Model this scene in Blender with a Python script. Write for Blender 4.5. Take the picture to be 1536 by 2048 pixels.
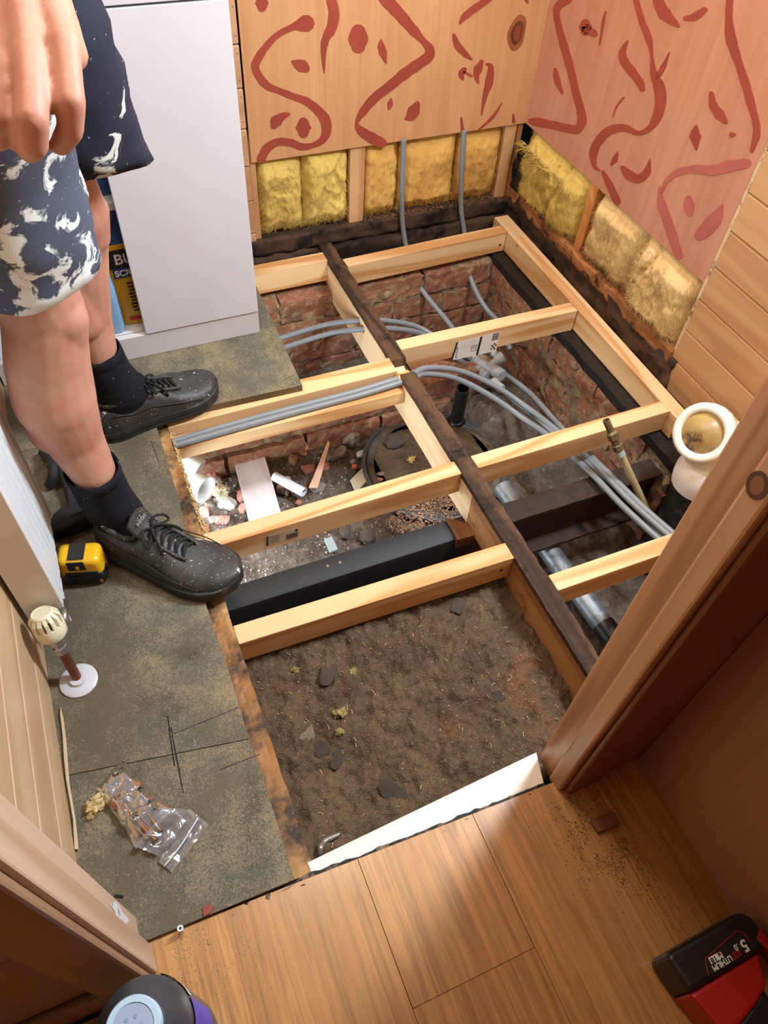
import bpy, bmesh, math, random
from mathutils import Vector, Matrix, noise
random.seed(7)
for o in list(bpy.data.objects): bpy.data.objects.remove(o)
SC = bpy.context.scene
COL = SC.collection
V = Vector
# ------------------------------------------------------------------ camera
CAMZ = 1.2
FPX = 1483.256
RX = V((0.92099654, -0.38599946, 0.05262876))     # image right
RY = V((-0.27271592, -0.73529689, -0.62045508))   # image down
RZ = V((0.27819308, 0.55708428, -0.7824741))      # forward
cd = bpy.data.cameras.new('camera'); cam = bpy.data.objects.new('camera', cd); COL.objects.link(cam)
cam.matrix_world = Matrix(((RX.x, -RY.x, -RZ.x, 0), (RX.y, -RY.y, -RZ.y, 0), (RX.z, -RY.z, -RZ.z, CAMZ), (0, 0, 0, 1)))
cd.sensor_fit = 'VERTICAL'; cd.sensor_height = 36.0; cd.lens = FPX / 2048 * 36; cd.clip_start = 0.02
SC.camera = cam
def ray(u, v):
    return RX * ((u - 768) / FPX) + RY * ((v - 1024) / FPX) + RZ
def gz(u, v, z=0.0):
    r = ray(u, v); return V((0, 0, CAMZ)) + r * ((z - CAMZ) / r.z)
def gx(u, v, x):
    r = ray(u, v); return V((0, 0, CAMZ)) + r * (x / r.x)
def gy(u, v, y):
    r = ray(u, v); return V((0, 0, CAMZ)) + r * (y / r.y)
# ------------------------------------------------------------------ light
w = bpy.data.worlds.new('world'); SC.world = w; w.use_nodes = True
w.node_tree.nodes['Background'].inputs[0].default_value = (0.75, 0.85, 1.0, 1)
w.node_tree.nodes['Background'].inputs[1].default_value = 0.3
def area(name, loc, aim, sx, sy, e, col):
    l = bpy.data.lights.new(name, 'AREA'); l.shape = 'RECTANGLE'; l.size = sx; l.size_y = sy; l.energy = e; l.color = col
    o = bpy.data.objects.new(name, l); COL.objects.link(o); o.location = loc
    o.rotation_euler = (V(aim) - V(loc)).to_track_quat('-Z', 'Y').to_euler(); return o
area('window_light_right', (1.22, 0.70, 1.52), (0.15, 0.70, 0.55), 0.20, 0.34, 42, (0.74, 0.87, 1.0))
area('window_light_left', (-0.22, 1.50, 1.50), (1.1, 1.2, 0.0), 0.36, 0.40, 13.0, (1.0, 0.95, 0.88))
area('ceiling_lamp_light', (0.25, 0.95, 2.04), (0.45, 1.05, 0.0), 0.3, 0.3, 13, (1.0, 0.9, 0.78))
area('underfloor_daylight', (0.0, 1.22, -0.235), (1.0, 1.22, -0.16), 0.86, 0.17, 6.5, (0.80, 0.91, 1.0))
area('hall_lamp_light', (0.15, -0.3, 2.04), (0.15, -0.25, 0.0), 0.25, 0.25, 0.25, (1.0, 0.82, 0.6))
vs = SC.view_settings; vs.view_transform = 'Standard'; vs.look = 'None'; vs.gamma = 1.0; vs.exposure = 0.2; vs.use_curve_mapping = False
# ------------------------------------------------------------------ material helpers
def lin(c):
    f = lambda x: x / 12.92 if x <= 0.04045 else ((x + 0.055) / 1.055) ** 2.4
    return (f(c[0] / 255), f(c[1] / 255), f(c[2] / 255), 1)
class NT:
    def __init__(s, name):
        s.m = bpy.data.materials.new(name); s.m.use_nodes = True; s.t = s.m.node_tree; s.n = s.t.nodes
        s.b = s.n['Principled BSDF']; s.out = s.n['Material Output']
        s.tc = s.n.new('ShaderNodeTexCoord'); s.oi = s.n.new('ShaderNodeObjectInfo'); s._v = None
    def l(s, a, b): s.t.links.new(a, b)
    def vec(s, scale=(1, 1, 1), rnd=7.0):
        a = s.n.new('ShaderNodeVectorMath'); a.operation = 'MULTIPLY_ADD'
        c = s.n.new('ShaderNodeCombineXYZ')
        for k, q in enumerate((1.0, 0.73, 0.41)):
            mm = s.math('MULTIPLY', s.oi.outputs['Random'], rnd * q); s.l(mm, c.inputs[k])
        a.inputs[1].default_value = (1, 1, 1); s.l(s.tc.outputs['Object'], a.inputs[0]); s.l(c.outputs[0], a.inputs[2])
        b = s.n.new('ShaderNodeVectorMath'); b.operation = 'MULTIPLY'; b.inputs[1].default_value = scale
        s.l(a.outputs[0], b.inputs[0]); return b.outputs[0]
    def math(s, op, a, b=0.0, c=None, clamp=False):
        n = s.n.new('ShaderNodeMath'); n.operation = op; n.use_clamp = clamp
        for i, x in enumerate((a, b, c)):
            if x is None: continue
            if isinstance(x, (int, float)): n.inputs[i].default_value = x
            else: s.l(x, n.inputs[i])
        return n.outputs[0]
    def noise(s, vec, scale, detail=4, rough=0.55, dist=0.0):
        n = s.n.new('ShaderNodeTexNoise'); n.inputs['Scale'].default_value = scale; n.inputs['Detail'].default_value = detail
        n.inputs['Roughness'].default_value = rough; n.inputs['Distortion'].default_value = dist; s.l(vec, n.inputs['Vector']); return n.outputs['Fac']
    def voro(s, vec, scale, out='Distance', rnd=1.0):
        n = s.n.new('ShaderNodeTexVoronoi'); n.inputs['Scale'].default_value = scale; n.inputs['Randomness'].default_value = rnd
        s.l(vec, n.inputs['Vector']); return n.outputs[out]
    def ramp(s, fac, stops, interp='LINEAR'):
        n = s.n.new('ShaderNodeValToRGB'); e = n.color_ramp.elements; n.color_ramp.interpolation = interp
        while len(e) < len(stops): e.new(0.5)
        for k, (p, c) in enumerate(stops):
            e[k].position = p
            e[k].color = c if len(c) == 4 else (*c, 1)
        s.l(fac, n.inputs[0]); return n.outputs[0]
    def step(s, fac, a, b):
        return s.ramp(fac, [(a, (0, 0, 0, 1)), (b, (1, 1, 1, 1))])
    def mix(s, fac, a, b, mode='MIX'):
        n = s.n.new('ShaderNodeMix'); n.data_type = 'RGBA'; n.blend_type = mode
        for idx, x in ((0, fac), (6, a), (7, b)):
            if isinstance(x, (int, float)): n.inputs[idx].default_value = x
            elif isinstance(x, tuple): n.inputs[idx].default_value = x
            else: s.l(x, n.inputs[idx])
        return n.outputs[2]
    def bump(s, h, strength=0.4, dist=0.004):
        n = s.n.new('ShaderNodeBump'); n.inputs['Strength'].default_value = strength; n.inputs['Distance'].default_value = dist
        s.l(h, n.inputs['Height']); s.l(n.outputs[0], s.b.inputs['Normal'])
    def base(s, c):
        if isinstance(c, tuple): s.b.inputs['Base Color'].default_value = c
        else: s.l(c, s.b.inputs['Base Color'])
    def set(s, rough=0.6, metal=0.0, spec=0.5):
        if isinstance(rough, (int, float)): s.b.inputs['Roughness'].default_value = rough
        else: s.l(rough, s.b.inputs['Roughness'])
        s.b.inputs['Metallic'].default_value = metal; s.b.inputs['Specular IOR Level'].default_value = spec
        return s.m
MC = {}
def plain(name, c, rough=0.5, metal=0.0, spec=0.5, var=0.06, bump=0.0, bscale=200.0, dirt=None, dirt_amt=(0.55, 0.75), dscale=18):
    if name in MC: return MC[name]
    t = NT(name); v = t.vec()
    n = t.noise(v, 9, 5)
    a = lin(c); d = tuple(x * (1 - var * 2.2) for x in a[:3]) + (1,)
    col = t.mix(t.step(n, 0.35, 0.7), d, a)
    if dirt:
        col = t.mix(t.step(t.noise(v, dscale, 8, 0.7), *dirt_amt), col, lin(dirt))
    t.base(col)
    if bump: t.bump(t.noise(v, bscale, 3), bump, 0.002)
    MC[name] = t.set(rough, metal, spec); return MC[name]
AX = {'x': (1, 0, 0), 'y': (0, 1, 0), 'z': (0, 0, 1)}
def pine(name, axis, light, dark, rough=0.6, ring=26.0, knots=True, dirt=None, dirt_amt=(0.6, 0.72), contrast=1.0, spec=0.3, across=9.0, bump=0.12, dscale=14, knot_c=(95, 55, 28)):
    """softwood with growth rings stretched along one axis"""
    if name in MC: return MC[name]
    t = NT(name)
    sc = tuple(0.75 if AX[axis][i] else across for i in range(3))
    v = t.vec(sc)
    n1 = t.noise(v, 1.0, 2.5, 0.5, 0.4)
    ph = t.math('MULTIPLY', n1, ring)
    sn = t.math('SINE', ph); sn = t.math('MULTIPLY_ADD', sn, 0.5, 0.5)
    sn = t.math('POWER', sn, 2.2)
    fs = tuple(3.0 if AX[axis][i] else 260.0 for i in range(3))
    fib = t.noise(t.vec(fs), 1.0, 2)
    f = t.math('MULTIPLY_ADD', fib, 0.35, t.math('MULTIPLY', sn, 0.75 * contrast))
    f = t.math('SUBTRACT', f, 0.05, clamp=True)
    col = t.mix(f, lin(light), lin(dark))
    bn = t.noise(t.vec((2, 2, 2)), 1.3, 3)
    col = t.mix(t.math('MULTIPLY', t.step(bn, 0.35, 0.75), 0.35), col, lin(dark))
    if knots:
        ks = tuple(2.2 if AX[axis][i] else 4.5 for i in range(3))
        d = t.voro(t.vec(ks), 1.0)
        d2 = t.math('MULTIPLY_ADD', t.noise(t.vec((60, 60, 60)), 1.0, 2), 0.03, d)
        k = t.ramp(d2, [(0.045, (1, 1, 1, 1)), (0.075, (0.15, 0.15, 0.15, 1)), (0.09, (0.8, 0.8, 0.8, 1)), (0.12, (0, 0, 0, 1))])
        col = t.mix(t.math('MULTIPLY', k, 0.75), col, lin(knot_c))
    if dirt:
        dn = t.noise(t.vec(), dscale, 9, 0.72)
        col = t.mix(t.step(dn, *dirt_amt), col, lin(dirt))
    t.base(col); t.bump(f, bump, 0.0012)
    MC[name] = t.set(rough, 0, spec); return MC[name]
# ------------------------------------------------------------------ geometry helpers
WL = {}
class MB:
    def __init__(s): s.v = []; s.f = []; s.mi = []
    def add(s, vs, fs, mi=0):
        b = len(s.v); s.v += [V(p) for p in vs]; s.f += [tuple(b + i for i in f) for f in fs]; s.mi += [mi] * len(fs); return s
    def hexa(s, c, mi=0):
        return s.add(c, [(0, 3, 2, 1), (4, 5, 6, 7), (0, 1, 5, 4), (1, 2, 6, 5), (2, 3, 7, 6), (3, 0, 4, 7)], mi)
    def box(s, a, b, mi=0):
        (x0, y0, z0), (x1, y1, z1) = a, b
        return s.hexa([(x0, y0, z0), (x1, y0, z0), (x1, y1, z0), (x0, y1, z0), (x0, y0, z1), (x1, y0, z1), (x1, y1, z1), (x0, y1, z1)], mi)
    def beam(s, p0, p1, wv, dv, mi=0):
        """bar whose top far edge runs p0-p1, width vector wv, depth vector dv"""
        p0, p1, wv, dv = V(p0), V(p1), V(wv), V(dv)
        c = [p0 + wv + dv, p1 + wv + dv, p1 + dv, p0 + dv, p0 + wv, p1 + wv, p1, p0]
        return s.hexa(c, mi)
    def gridbox(s, a, b, n, fn=None, mif=None):
        """subdivided box; fn(p) moves each vertex; mif(centre, normal) -> material index"""
        (x0, y0, z0), (x1, y1, z1) = a, b; nx, ny, nz = n; ids = {}
        def vid(i, j, k):
            if (i, j, k) not in ids:
                p = V((x0 + (x1 - x0) * i / nx, y0 + (y1 - y0) * j / ny, z0 + (z1 - z0) * k / nz))
                ids[(i, j, k)] = len(s.v); s.v.append(fn(p) if fn else p)
            return ids[(i, j, k)]
        def q(*c):
            ix = [vid(*e) for e in c]; s.f.append(tuple(ix))
            if mif:
                ct = sum((s.v[i] for i in ix), V()) / 4; nn = (s.v[ix[1]] - s.v[ix[0]]).cross(s.v[ix[2]] - s.v[ix[0]])
                s.mi.append(mif(ct, nn.normalized() if nn.length else nn))
            else: s.mi.append(0)
        for i in range(nx):
            for j in range(ny):
                q((i, j, 0), (i, j + 1, 0), (i + 1, j + 1, 0), (i + 1, j, 0)); q((i, j, nz), (i + 1, j, nz), (i + 1, j + 1, nz), (i, j + 1, nz))
        for i in range(nx):
            for k in range(nz):
                q((i, 0, k), (i + 1, 0, k), (i + 1, 0, k + 1), (i, 0, k + 1)); q((i, ny, k), (i, ny, k + 1), (i + 1, ny, k + 1), (i + 1, ny, k))
        for j in range(ny):
            for k in range(nz):
                q((0, j, k), (0, j, k + 1), (0, j + 1, k + 1), (0, j + 1, k)); q((nx, j, k), (nx, j + 1, k), (nx, j + 1, k + 1), (nx, j, k + 1))
        return s
    def tube(s, pts, r, seg=12, cap=True, mi=0, smooth=True, per=6):
        pts = [V(p) for p in pts]
        rs = r if isinstance(r, (list, tuple)) else [r] * len(pts)
        if smooth and len(pts) > 2: pts, rs = crom(pts, per, rs)
        n = len(pts); base = len(s.v)
        t0 = (pts[1] - pts[0]).normalized(); up = V((0, 0, 1)) if abs(t0.z) < 0.9 else V((1, 0, 0))
        nrm = (up - t0 * up.dot(t0)).normalized()
        for i in range(n):
            t = (pts[min(i + 1, n - 1)] - pts[max(i - 1, 0)]).normalized()
            nrm = (nrm - t * nrm.dot(t)).normalized(); bi = t.cross(nrm)
            for k in range(seg):
                a = 2 * math.pi * k / seg; s.v.append(pts[i] + (nrm * math.cos(a) + bi * math.sin(a)) * rs[i])
        for i in range(n - 1):
            for k in range(seg):
                a = base + i * seg + k; b = base + i * seg + (k + 1) % seg
                s.f.append((a, b, b + seg, a + seg)); s.mi.append(mi)
        if cap:
            s.f.append(tuple(base + k for k in reversed(range(seg)))); s.mi.append(mi)
            s.f.append(tuple(base + (n - 1) * seg + k for k in range(seg))); s.mi.append(mi)
        return s
    def lathe(s, prof, o, ax=(0, 0, 1), seg=32, mi=0, close=False):
        """profile [(r, h)] turned around axis ax through o"""
        ax = V(ax).normalized(); u = ax.orthogonal().normalized(); w_ = ax.cross(u); base = len(s.v); o = V(o)
        for r, h in prof:
            for k in range(seg):
                a = 2 * math.pi * k / seg; s.v.append(o + ax * h + (u * math.cos(a) + w_ * math.sin(a)) * r)
        n = len(prof)
        for i in range(n - 1 if not close else n):
            for k in range(seg):
                a = base + i * seg; b = base + ((i + 1) % n) * seg; k2 = (k + 1) % seg
                s.f.append((a + k, a + k2, b + k2, b + k)); s.mi.append(mi)
        if not close:
            if prof[0][0] > 1e-6: s.f.append(tuple(base + k for k in reversed(range(seg)))); s.mi.append(mi)
            if prof[-1][0] > 1e-6: s.f.append(tuple(base + (n - 1) * seg + k for k in range(seg))); s.mi.append(mi)
        return s
    def prism(s, poly, dv, mi=0):
        poly = [V(p) for p in poly]; n = len(poly); dv = V(dv); b = len(s.v)
        s.v += poly + [p + dv for p in poly]
        s.f += [tuple(b + i for i in reversed(range(n))), tuple(b + n + i for i in range(n))]; s.mi += [mi, mi]
        for i in range(n):
            j = (i + 1) % n; s.f.append((b + i, b + j, b + n + j, b + n + i)); s.mi.append(mi)
        return s
    def loft(s, rings, cap=True, mi=0, closed=True):
        b = len(s.v); m = len(rings[0])
        for r in rings: s.v += [V(p) for p in r]
        for i in range(len(rings) - 1):
            for k in range(m if closed else m - 1):
                a = b + i * m + k; c = b + i * m + (k + 1) % m
                s.f.append((a, c, c + m, a + m)); s.mi.append(mi)
        if cap:
            s.f.append(tuple(b + k for k in reversed(range(m)))); s.mi.append(mi)
            s.f.append(tuple(b + (len(rings) - 1) * m + k for k in range(m))); s.mi.append(mi)
        return s
    def build(s, name, mats, parent=None, smooth=False, bevel=0.0, seg=2, label=None, cat=None, group=None, kind=None, fixn=True, ang=None):
        me = bpy.data.meshes.new(name)
        xs = [p.x for p in s.v]; ys = [p.y for p in s.v]; zs = [p.z for p in s.v]
        o_ = V(((min(xs) + max(xs)) / 2, (min(ys) + max(ys)) / 2, min(zs)))
        me.from_pydata([tuple(p - o_) for p in s.v], [], s.f); me.update()
        if not isinstance(mats, (list, tuple)): mats = [mats]
        for m in mats: me.materials.append(m)
        me.polygons.foreach_set('material_index', s.mi)
        if fixn:
            bm = bmesh.new(); bm.from_mesh(me); bmesh.ops.recalc_face_normals(bm, faces=bm.faces); bm.to_mesh(me); bm.free()
        if smooth:
            me.polygons.foreach_set('use_smooth', [True] * len(me.polygons))
            if ang: me.set_sharp_from_angle(angle=math.radians(ang))
        o = bpy.data.objects.new(name, me); COL.objects.link(o); place(o, o_, parent)
        if bevel:
            bv = o.modifiers.new('bevel', 'BEVEL'); bv.width = bevel; bv.segments = seg; bv.limit_method = 'ANGLE'; bv.angle_limit = 0.6
        tag(o, label, cat, group, kind); return o
def place(o, world, parent=None):
    world = V(world)
    if parent is not None: o.parent = parent; o.location = world - WL[parent.name]
    else: o.location = world
    WL[o.name] = world
def tag(o, label=None, cat=None, group=None, kind=None):
    if label: o['label'] = label
    if cat: o['category'] = cat
    if group: o['group'] = group
    if kind: o['kind'] = kind
    return o
def empty(name, loc, label=None, cat=None, group=None, kind=None):
    o = bpy.data.objects.new(name, None); COL.objects.link(o); place(o, loc); o.empty_display_size = 0.05
    return tag(o, label, cat, group, kind)
def crom(pts, per, rs=None):
    out = []; ro = []; n = len(pts)
    for i in range(n - 1):
        p0, p1, p2, p3 = pts[max(i - 1, 0)], pts[i], pts[i + 1], pts[min(i + 2, n - 1)]
        for k in range(per):
            t = k / per
            out.append(0.5 * ((2 * p1) + (p2 - p0) * t + (2 * p0 - 5 * p1 + 4 * p2 - p3) * t * t + (3 * p1 - p0 - 3 * p2 + p3) * t ** 3))
            if rs: ro.append(rs[i] + (rs[i + 1] - rs[i]) * t)
    out.append(pts[-1])
    if rs: ro.append(rs[-1]); return out, ro
    return out
def fbm(p, s, o=4): return noise.fractal(V(p) * s, 1.0, 2.0, o)
def text(name, body, size, origin, xd, yd, mat, parent, ext=0.0002, align='LEFT', bold=0.0, sx=1.0):
    """flat lettering lying in the plane spanned by xd, yd"""
    cu = bpy.data.curves.new(name, 'FONT'); cu.body = body; cu.size = size; cu.extrude = ext; cu.align_x = align; cu.offset = bold
    tmp = bpy.data.objects.new('tmp', cu); COL.objects.link(tmp)
    dg = bpy.context.evaluated_depsgraph_get(); me = bpy.data.meshes.new_from_object(tmp.evaluated_get(dg))
    bpy.data.objects.remove(tmp); bpy.data.curves.remove(cu)
    xd = V(xd).normalized(); yd = V(yd).normalized(); zd = xd.cross(yd)
    M = Matrix(((xd.x, yd.x, zd.x, 0), (xd.y, yd.y, zd.y, 0), (xd.z, yd.z, zd.z, 0), (0, 0, 0, 1))) @ Matrix.Diagonal((sx, 1, 1, 1))
    me.transform(M); me.materials.clear(); me.materials.append(mat); me.name = name
    o = bpy.data.objects.new(name, me); COL.objects.link(o); place(o, origin, parent); return o
# ------------------------------------------------------------------ materials
NEW_X = pine('new_pine_x', 'x', (228, 194, 146), (194, 140, 84), contrast=1.15, ring=34, dirt=(70, 50, 32), dirt_amt=(0.70, 0.80))
NEW_Y = pine('new_pine_y', 'y', (226, 192, 144), (192, 140, 86), contrast=1.15, ring=34, dirt=(70, 50, 32), dirt_amt=(0.70, 0.80))
NEW_Z = pine('new_pine_z', 'z', (206, 166, 118), (172, 122, 78), knots=False)
PALE_X = pine('sawn_white_pine_x', 'x', (244, 236, 222), (230, 212, 188), contrast=0.5, knots=False)
OLDFACE_Y = pine('old_joist_face_y', 'y', (234, 206, 164), (204, 162, 112), dirt=(100, 66, 38), dirt_amt=(0.66, 0.78))
ROT_Y = pine('rotten_timber_y', 'y', (98, 70, 48), (40, 27, 18), rough=0.85, dirt=(18, 13, 10), dirt_amt=(0.5, 0.66), bump=0.6, knots=False)
ROT_X = pine('rotten_timber_x', 'x', (84, 60, 42), (30, 21, 15), rough=0.85, dirt=(16, 12, 9), dirt_amt=(0.46, 0.62), bump=0.6, knots=False)
STAIN_Y = pine('stained_timber_y', 'y', (170, 118, 66), (112, 68, 36), dirt=(52, 34, 22), dirt_amt=(0.52, 0.68), knots=False)
CLAD_Y = pine('varnished_cladding_y', 'y', (200, 158, 112), (168, 122, 80), rough=0.35, spec=0.5, ring=20, across=11)
CLAD_X = pine('varnished_cladding_x', 'x', (196, 156, 116), (166, 122, 84), rough=0.4, spec=0.5, ring=20)
JAMB = pine('varnished_jamb_z', 'z', (210, 162, 120), (166, 116, 78), rough=0.38, spec=0.5, ring=28, across=12, contrast=1.1)
JAMB_PALE = pine('pale_jamb_z', 'z', (204, 176, 150), (176, 140, 110), rough=0.45, ring=20)  # paler pine for the left lining and stop
def m_ply(name, c1, c2, c3):
    t = NT(name)
    g = t.noise(t.vec((26, 26, 1.6)), 1.6, 5, 0.6, 0.6)
    g2 = t.noise(t.vec((160, 160, 5)), 1.0, 2)
    col = t.mix(t.step(g, 0.3, 0.72), lin(c1), lin(c2))
    col = t.mix(t.math('MULTIPLY', g2, 0.35), col, lin(c3))
    big = t.noise(t.vec((3, 3, 1.2)), 1.5, 4)
    col = t.mix(t.math('MULTIPLY', t.step(big, 0.45, 0.75), 0.45), col, lin(c3))
    t.base(col); t.bump(g, 0.08, 0.001); return t.set(0.5, 0, 0.4)
PLY = m_ply('plywood_red_tan', (196, 144, 114), (180, 124, 95), (158, 100, 74))
PLY_B = m_ply('plywood_back', (206, 158, 110), (188, 138, 94), (168, 112, 72))
VENEER = m_ply('door_veneer', (172, 130, 98), (156, 112, 82), (140, 96, 68))
PAINT = plain('red_adhesive', (156, 70, 54), 0.38, var=0.10, bump=0.15, bscale=60)
PAINT_G = plain('red_adhesive_scraped', (178, 98, 88), 0.3, var=0.12, bump=0.2, bscale=60)
def m_insul(name, c1, c2, c3):
    t = NT(name); v = t.vec()
    a = t.noise(v, 11, 8, 0.65, 0.8); b = t.noise(t.vec((1, 1, 0.3)), 90, 5, 0.7, 1.5)
    col = t.mix(t.step(a, 0.3, 0.68), lin(c3), lin(c1)); col = t.mix(t.math('MULTIPLY', b, 0.7), col, lin(c2))
    t.base(col); t.bump(b, 0.35, 0.004); t.b.inputs['Subsurface Weight'].default_value = 0.35; t.b.inputs['Subsurface Radius'].default_value = (.02, .014, .006)
    return t.set(1.0, 0, 0.0)
INS_B = m_insul('glass_wool_amber', (208, 160, 80), (224, 188, 114), (170, 114, 48))
INS_R = m_insul('glass_wool_straw', (216, 182, 122), (232, 208, 158), (180, 136, 76))
INS_Y = m_insul('glass_wool_yellow', (210, 178, 90), (228, 204, 124), (158, 120, 50))
def m_chip():
    t = NT('dusty_chipboard'); v = t.vec(rnd=0.0)
    big = t.noise(v, 5.5, 6, 0.65); col = t.mix(t.step(big, 0.36, 0.64), lin((98, 86, 68)), lin((82, 86, 72)))
    stn = t.noise(v, 13, 6, 0.6); col = t.mix(t.math('MULTIPLY', t.step(stn, 0.56, 0.74), 0.75), col, lin((56, 48, 40)))
    sp = t.noise(v, 420, 3, 0.6); dens = t.noise(v, 9, 7, 0.7)
    dn = t.math('MULTIPLY_ADD', dens, 0.9, t.math('MULTIPLY', sp, 0.75))
    m = t.step(dn, 0.80, 1.05); col = t.mix(t.math('MULTIPLY', m, 0.6), col, lin((158, 138, 108)))
    sp2 = t.noise(v, 900, 2); col = t.mix(t.math('MULTIPLY', t.step(sp2, 0.68, 0.74), 0.5), col, lin((196, 172, 132)))
    t.base(col); t.bump(dn, 0.35, 0.002); return t.set(0.8, 0, 0.3)
CHIP = m_chip()
CHIP_EDGE = plain('chipboard_edge', (150, 118, 74), 0.9, var=0.3, bump=0.8, bscale=300, dirt=(70, 52, 34), dirt_amt=(0.45, 0.7))
def m_lam():
    t = NT('oak_laminate'); 
    g = t.noise(t.vec((95, 3.6, 1)), 1.0, 8, 0.75, 0.8); big = t.noise(t.vec((9, 1.6, 1)), 1.0, 4, 0.5, 0.6)
    col = t.mix(t.step(g, 0.40, 0.64), lin((200, 142, 74)), lin((142, 88, 38)))
    col = t.mix(t.math('MULTIPLY', t.step(big, 0.4, 0.75), 0.5), col, lin((138, 82, 32)))
    rv = t.math('MULTIPLY_ADD', t.oi.outputs['Random'], 0.14, 0.0); col = t.mix(rv, col, lin((204, 168, 118)))
    t.b.inputs['Coat Weight'].default_value = .5; t.b.inputs['Coat Roughness'].default_value = .22
    t.base(col); t.bump(g, 0.05, 0.001); return t.set(0.35, 0, 0.5)
LAM = m_lam()
def m_brick():
    t = NT('red_brick'); v = t.vec(rnd=20)
    a = t.noise(v, 22, 7, 0.65); col = t.mix(t.step(a, 0.3, 0.7), lin((146, 92, 72)), lin((116, 70, 55)))
    r = t.oi.outputs['Random']; col = t.mix(t.math('MULTIPLY', r, 0.55), col, lin((152, 108, 76)))
    d = t.noise(v, 40, 8, 0.7); col = t.mix(t.math('MULTIPLY', t.step(d, 0.48, 0.66), 0.8), col, lin((172, 146, 114)))
    d2 = t.noise(v, 16, 6, 0.7); col = t.mix(t.math('MULTIPLY', t.step(d2, 0.58, 0.72), 0.7), col, lin((70, 48, 38)))
    t.base(col); t.bump(d, 0.7, 0.004); return t.set(0.9, 0, 0.2)
BRICK = m_brick()
MORTAR = plain('crumbling_mortar', (168, 142, 108), 0.95, var=0.25, bump=1.0, bscale=120, dirt=(92, 70, 50), dirt_amt=(0.45, 0.68), dscale=30)
def m_soil():
    t = NT('brown_soil'); v = t.vec(rnd=0.0)
    a = t.noise(v, 14, 9, 0.72); col = t.mix(t.step(a, 0.32, 0.68), lin((112, 91, 68)), lin((74, 59, 45)))
    b = t.noise(v, 7, 5, 0.6); col = t.mix(t.math('MULTIPLY', t.step(b, 0.60, 0.74), 0.6), col, lin((146, 96, 68)))
    s = t.noise(v, 300, 3); col = t.mix(t.math('MULTIPLY', t.step(s, 0.60, 0.72), 0.6), col, lin((168, 138, 100)))
    c = t.noise(v, 60, 5, 0.7); col = t.mix(t.math('MULTIPLY', t.step(c, 0.58, 0.7), 0.6), col, lin((44, 36, 30)))
    h = t.math('MULTIPLY_ADD', c, 0.6, s)
    t.base(col); t.bump(h, 0.9, 0.006); return t.set(0.95, 0, 0.15)
SOIL = m_soil()
def m_ground():
    t = NT('rubble_ground'); v = t.vec(rnd=0.0)
    a = t.noise(v, 18, 9, 0.75); col = t.mix(t.step(a, 0.34, 0.66), lin((74, 60, 48)), lin((120, 108, 96)))
    c = t.voro(v, 70, 'Color'); col = t.mix(0.06, col, c, 'OVERLAY')
    d = t.voro(v, 55); b = t.noise(v, 45, 6, 0.7)
    col = t.mix(t.math('MULTIPLY', t.step(b, 0.6, 0.72), 0.7), col, lin((190, 180, 168)))
    t.base(col); t.bump(t.math('ADD', d, b), 1.0, 0.01); return t.set(0.92, 0, 0.2)
GROUND = m_ground()
WHITE = plain('white_melamine', (206, 206, 210), 0.35, var=0.02, dirt=(196, 190, 182), dirt_amt=(0.68, 0.9), dscale=5)
WHITE_D = plain('dirty_white_board', (204, 202, 200), 0.5, var=0.03, dirt=(150, 134, 112), dirt_amt=(0.62, 0.86), dscale=12)
ENAMEL = plain('radiator_enamel', (232, 236, 238), 0.3, var=0.02)
CREAM = plain('cream_plastic', (236, 228, 196), 0.4, var=0.04)
GREY_PL = plain('grey_pipe_plastic', (128, 132, 134), 0.42, var=0.06, dirt=(116, 110, 100), dirt_amt=(0.62, 0.8), dscale=30)
GREY_FIT = plain('grey_fitting_plastic', (172, 176, 178), 0.4, var=0.06, dirt=(128, 116, 100), dirt_amt=(0.55, 0.75), dscale=40)
GALV = plain('galvanised_steel', (150, 156, 158), 0.45, metal=0.6, var=0.2, dirt=(92, 90, 86), dirt_amt=(0.5, 0.7), dscale=26)
BLACK = plain('black_plastic', (26, 25, 25), 0.4, var=0.1)
BLACK_ST = plain('black_painted_steel', (20, 18, 18), 0.6, var=0.1, dirt=(66, 52, 42), dirt_amt=(0.60, 0.8))
RUST = plain('rusty_steel', (78, 47, 25), 0.8, var=0.25, bump=0.5, dirt=(34, 24, 18), dirt_amt=(0.42, 0.6))
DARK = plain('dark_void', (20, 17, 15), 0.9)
DPC = plain('black_damp_strip', (22, 19, 17), 0.45, bump=0.4, bscale=120)
CARD = plain('sticker_paper', (226, 220, 208), 0.5, var=0.02)
INK = plain('print_ink', (34, 26, 34), 0.6)
HOLE = plain('screw_hole', (48, 34, 24), 0.8)
SCREWM = plain('zinc_screw', (150, 132, 92), 0.35, metal=0.9)
# ================================================================== THE SETTING
XR, YB, ZP = 1.264, 1.84, 0.254      # plywood faces and the height of their lower edges
XL = -0.25
CEIL = 2.1
# ---- bathroom subfloor: worn chipboard sheets
ZC = 0.018
fl = empty('floor', (-0.1, 0.8, 0), 'dusty grey-green chipboard subfloor sheets along the radiator wall', kind='structure')
def sheet(poly, name='chipboard_sheet'):
    m = MB(); m.prism([V((x, y, 0)) for x, y in poly], (0, 0, ZC))
    # top face gets the dusty board, the sides the raw chip edge
    m.mi = [1, 0] + [1] * len(poly)
    m.build(name, [CHIP, CHIP_EDGE], fl)
e1 = gz(480, 1413, ZC); e2 = gz(535, 1503, ZC); xg = 0.0345
sheet([(XL, 0.262), (xg, 0.258), (xg + 0.001, e2.y - 0.001), (xg - 0.002, e2.y + 0.03), (XL, e1.y - 0.012)])
sheet([(XL, e1.y - 0.0105), (xg - 0.002, e2.y + 0.0315), (xg, e1.y + 0.06), (xg - 0.003, 0.755), (xg + 0.008, 1.04), (0.044, 1.256), (XL, 1.256)])
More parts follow.
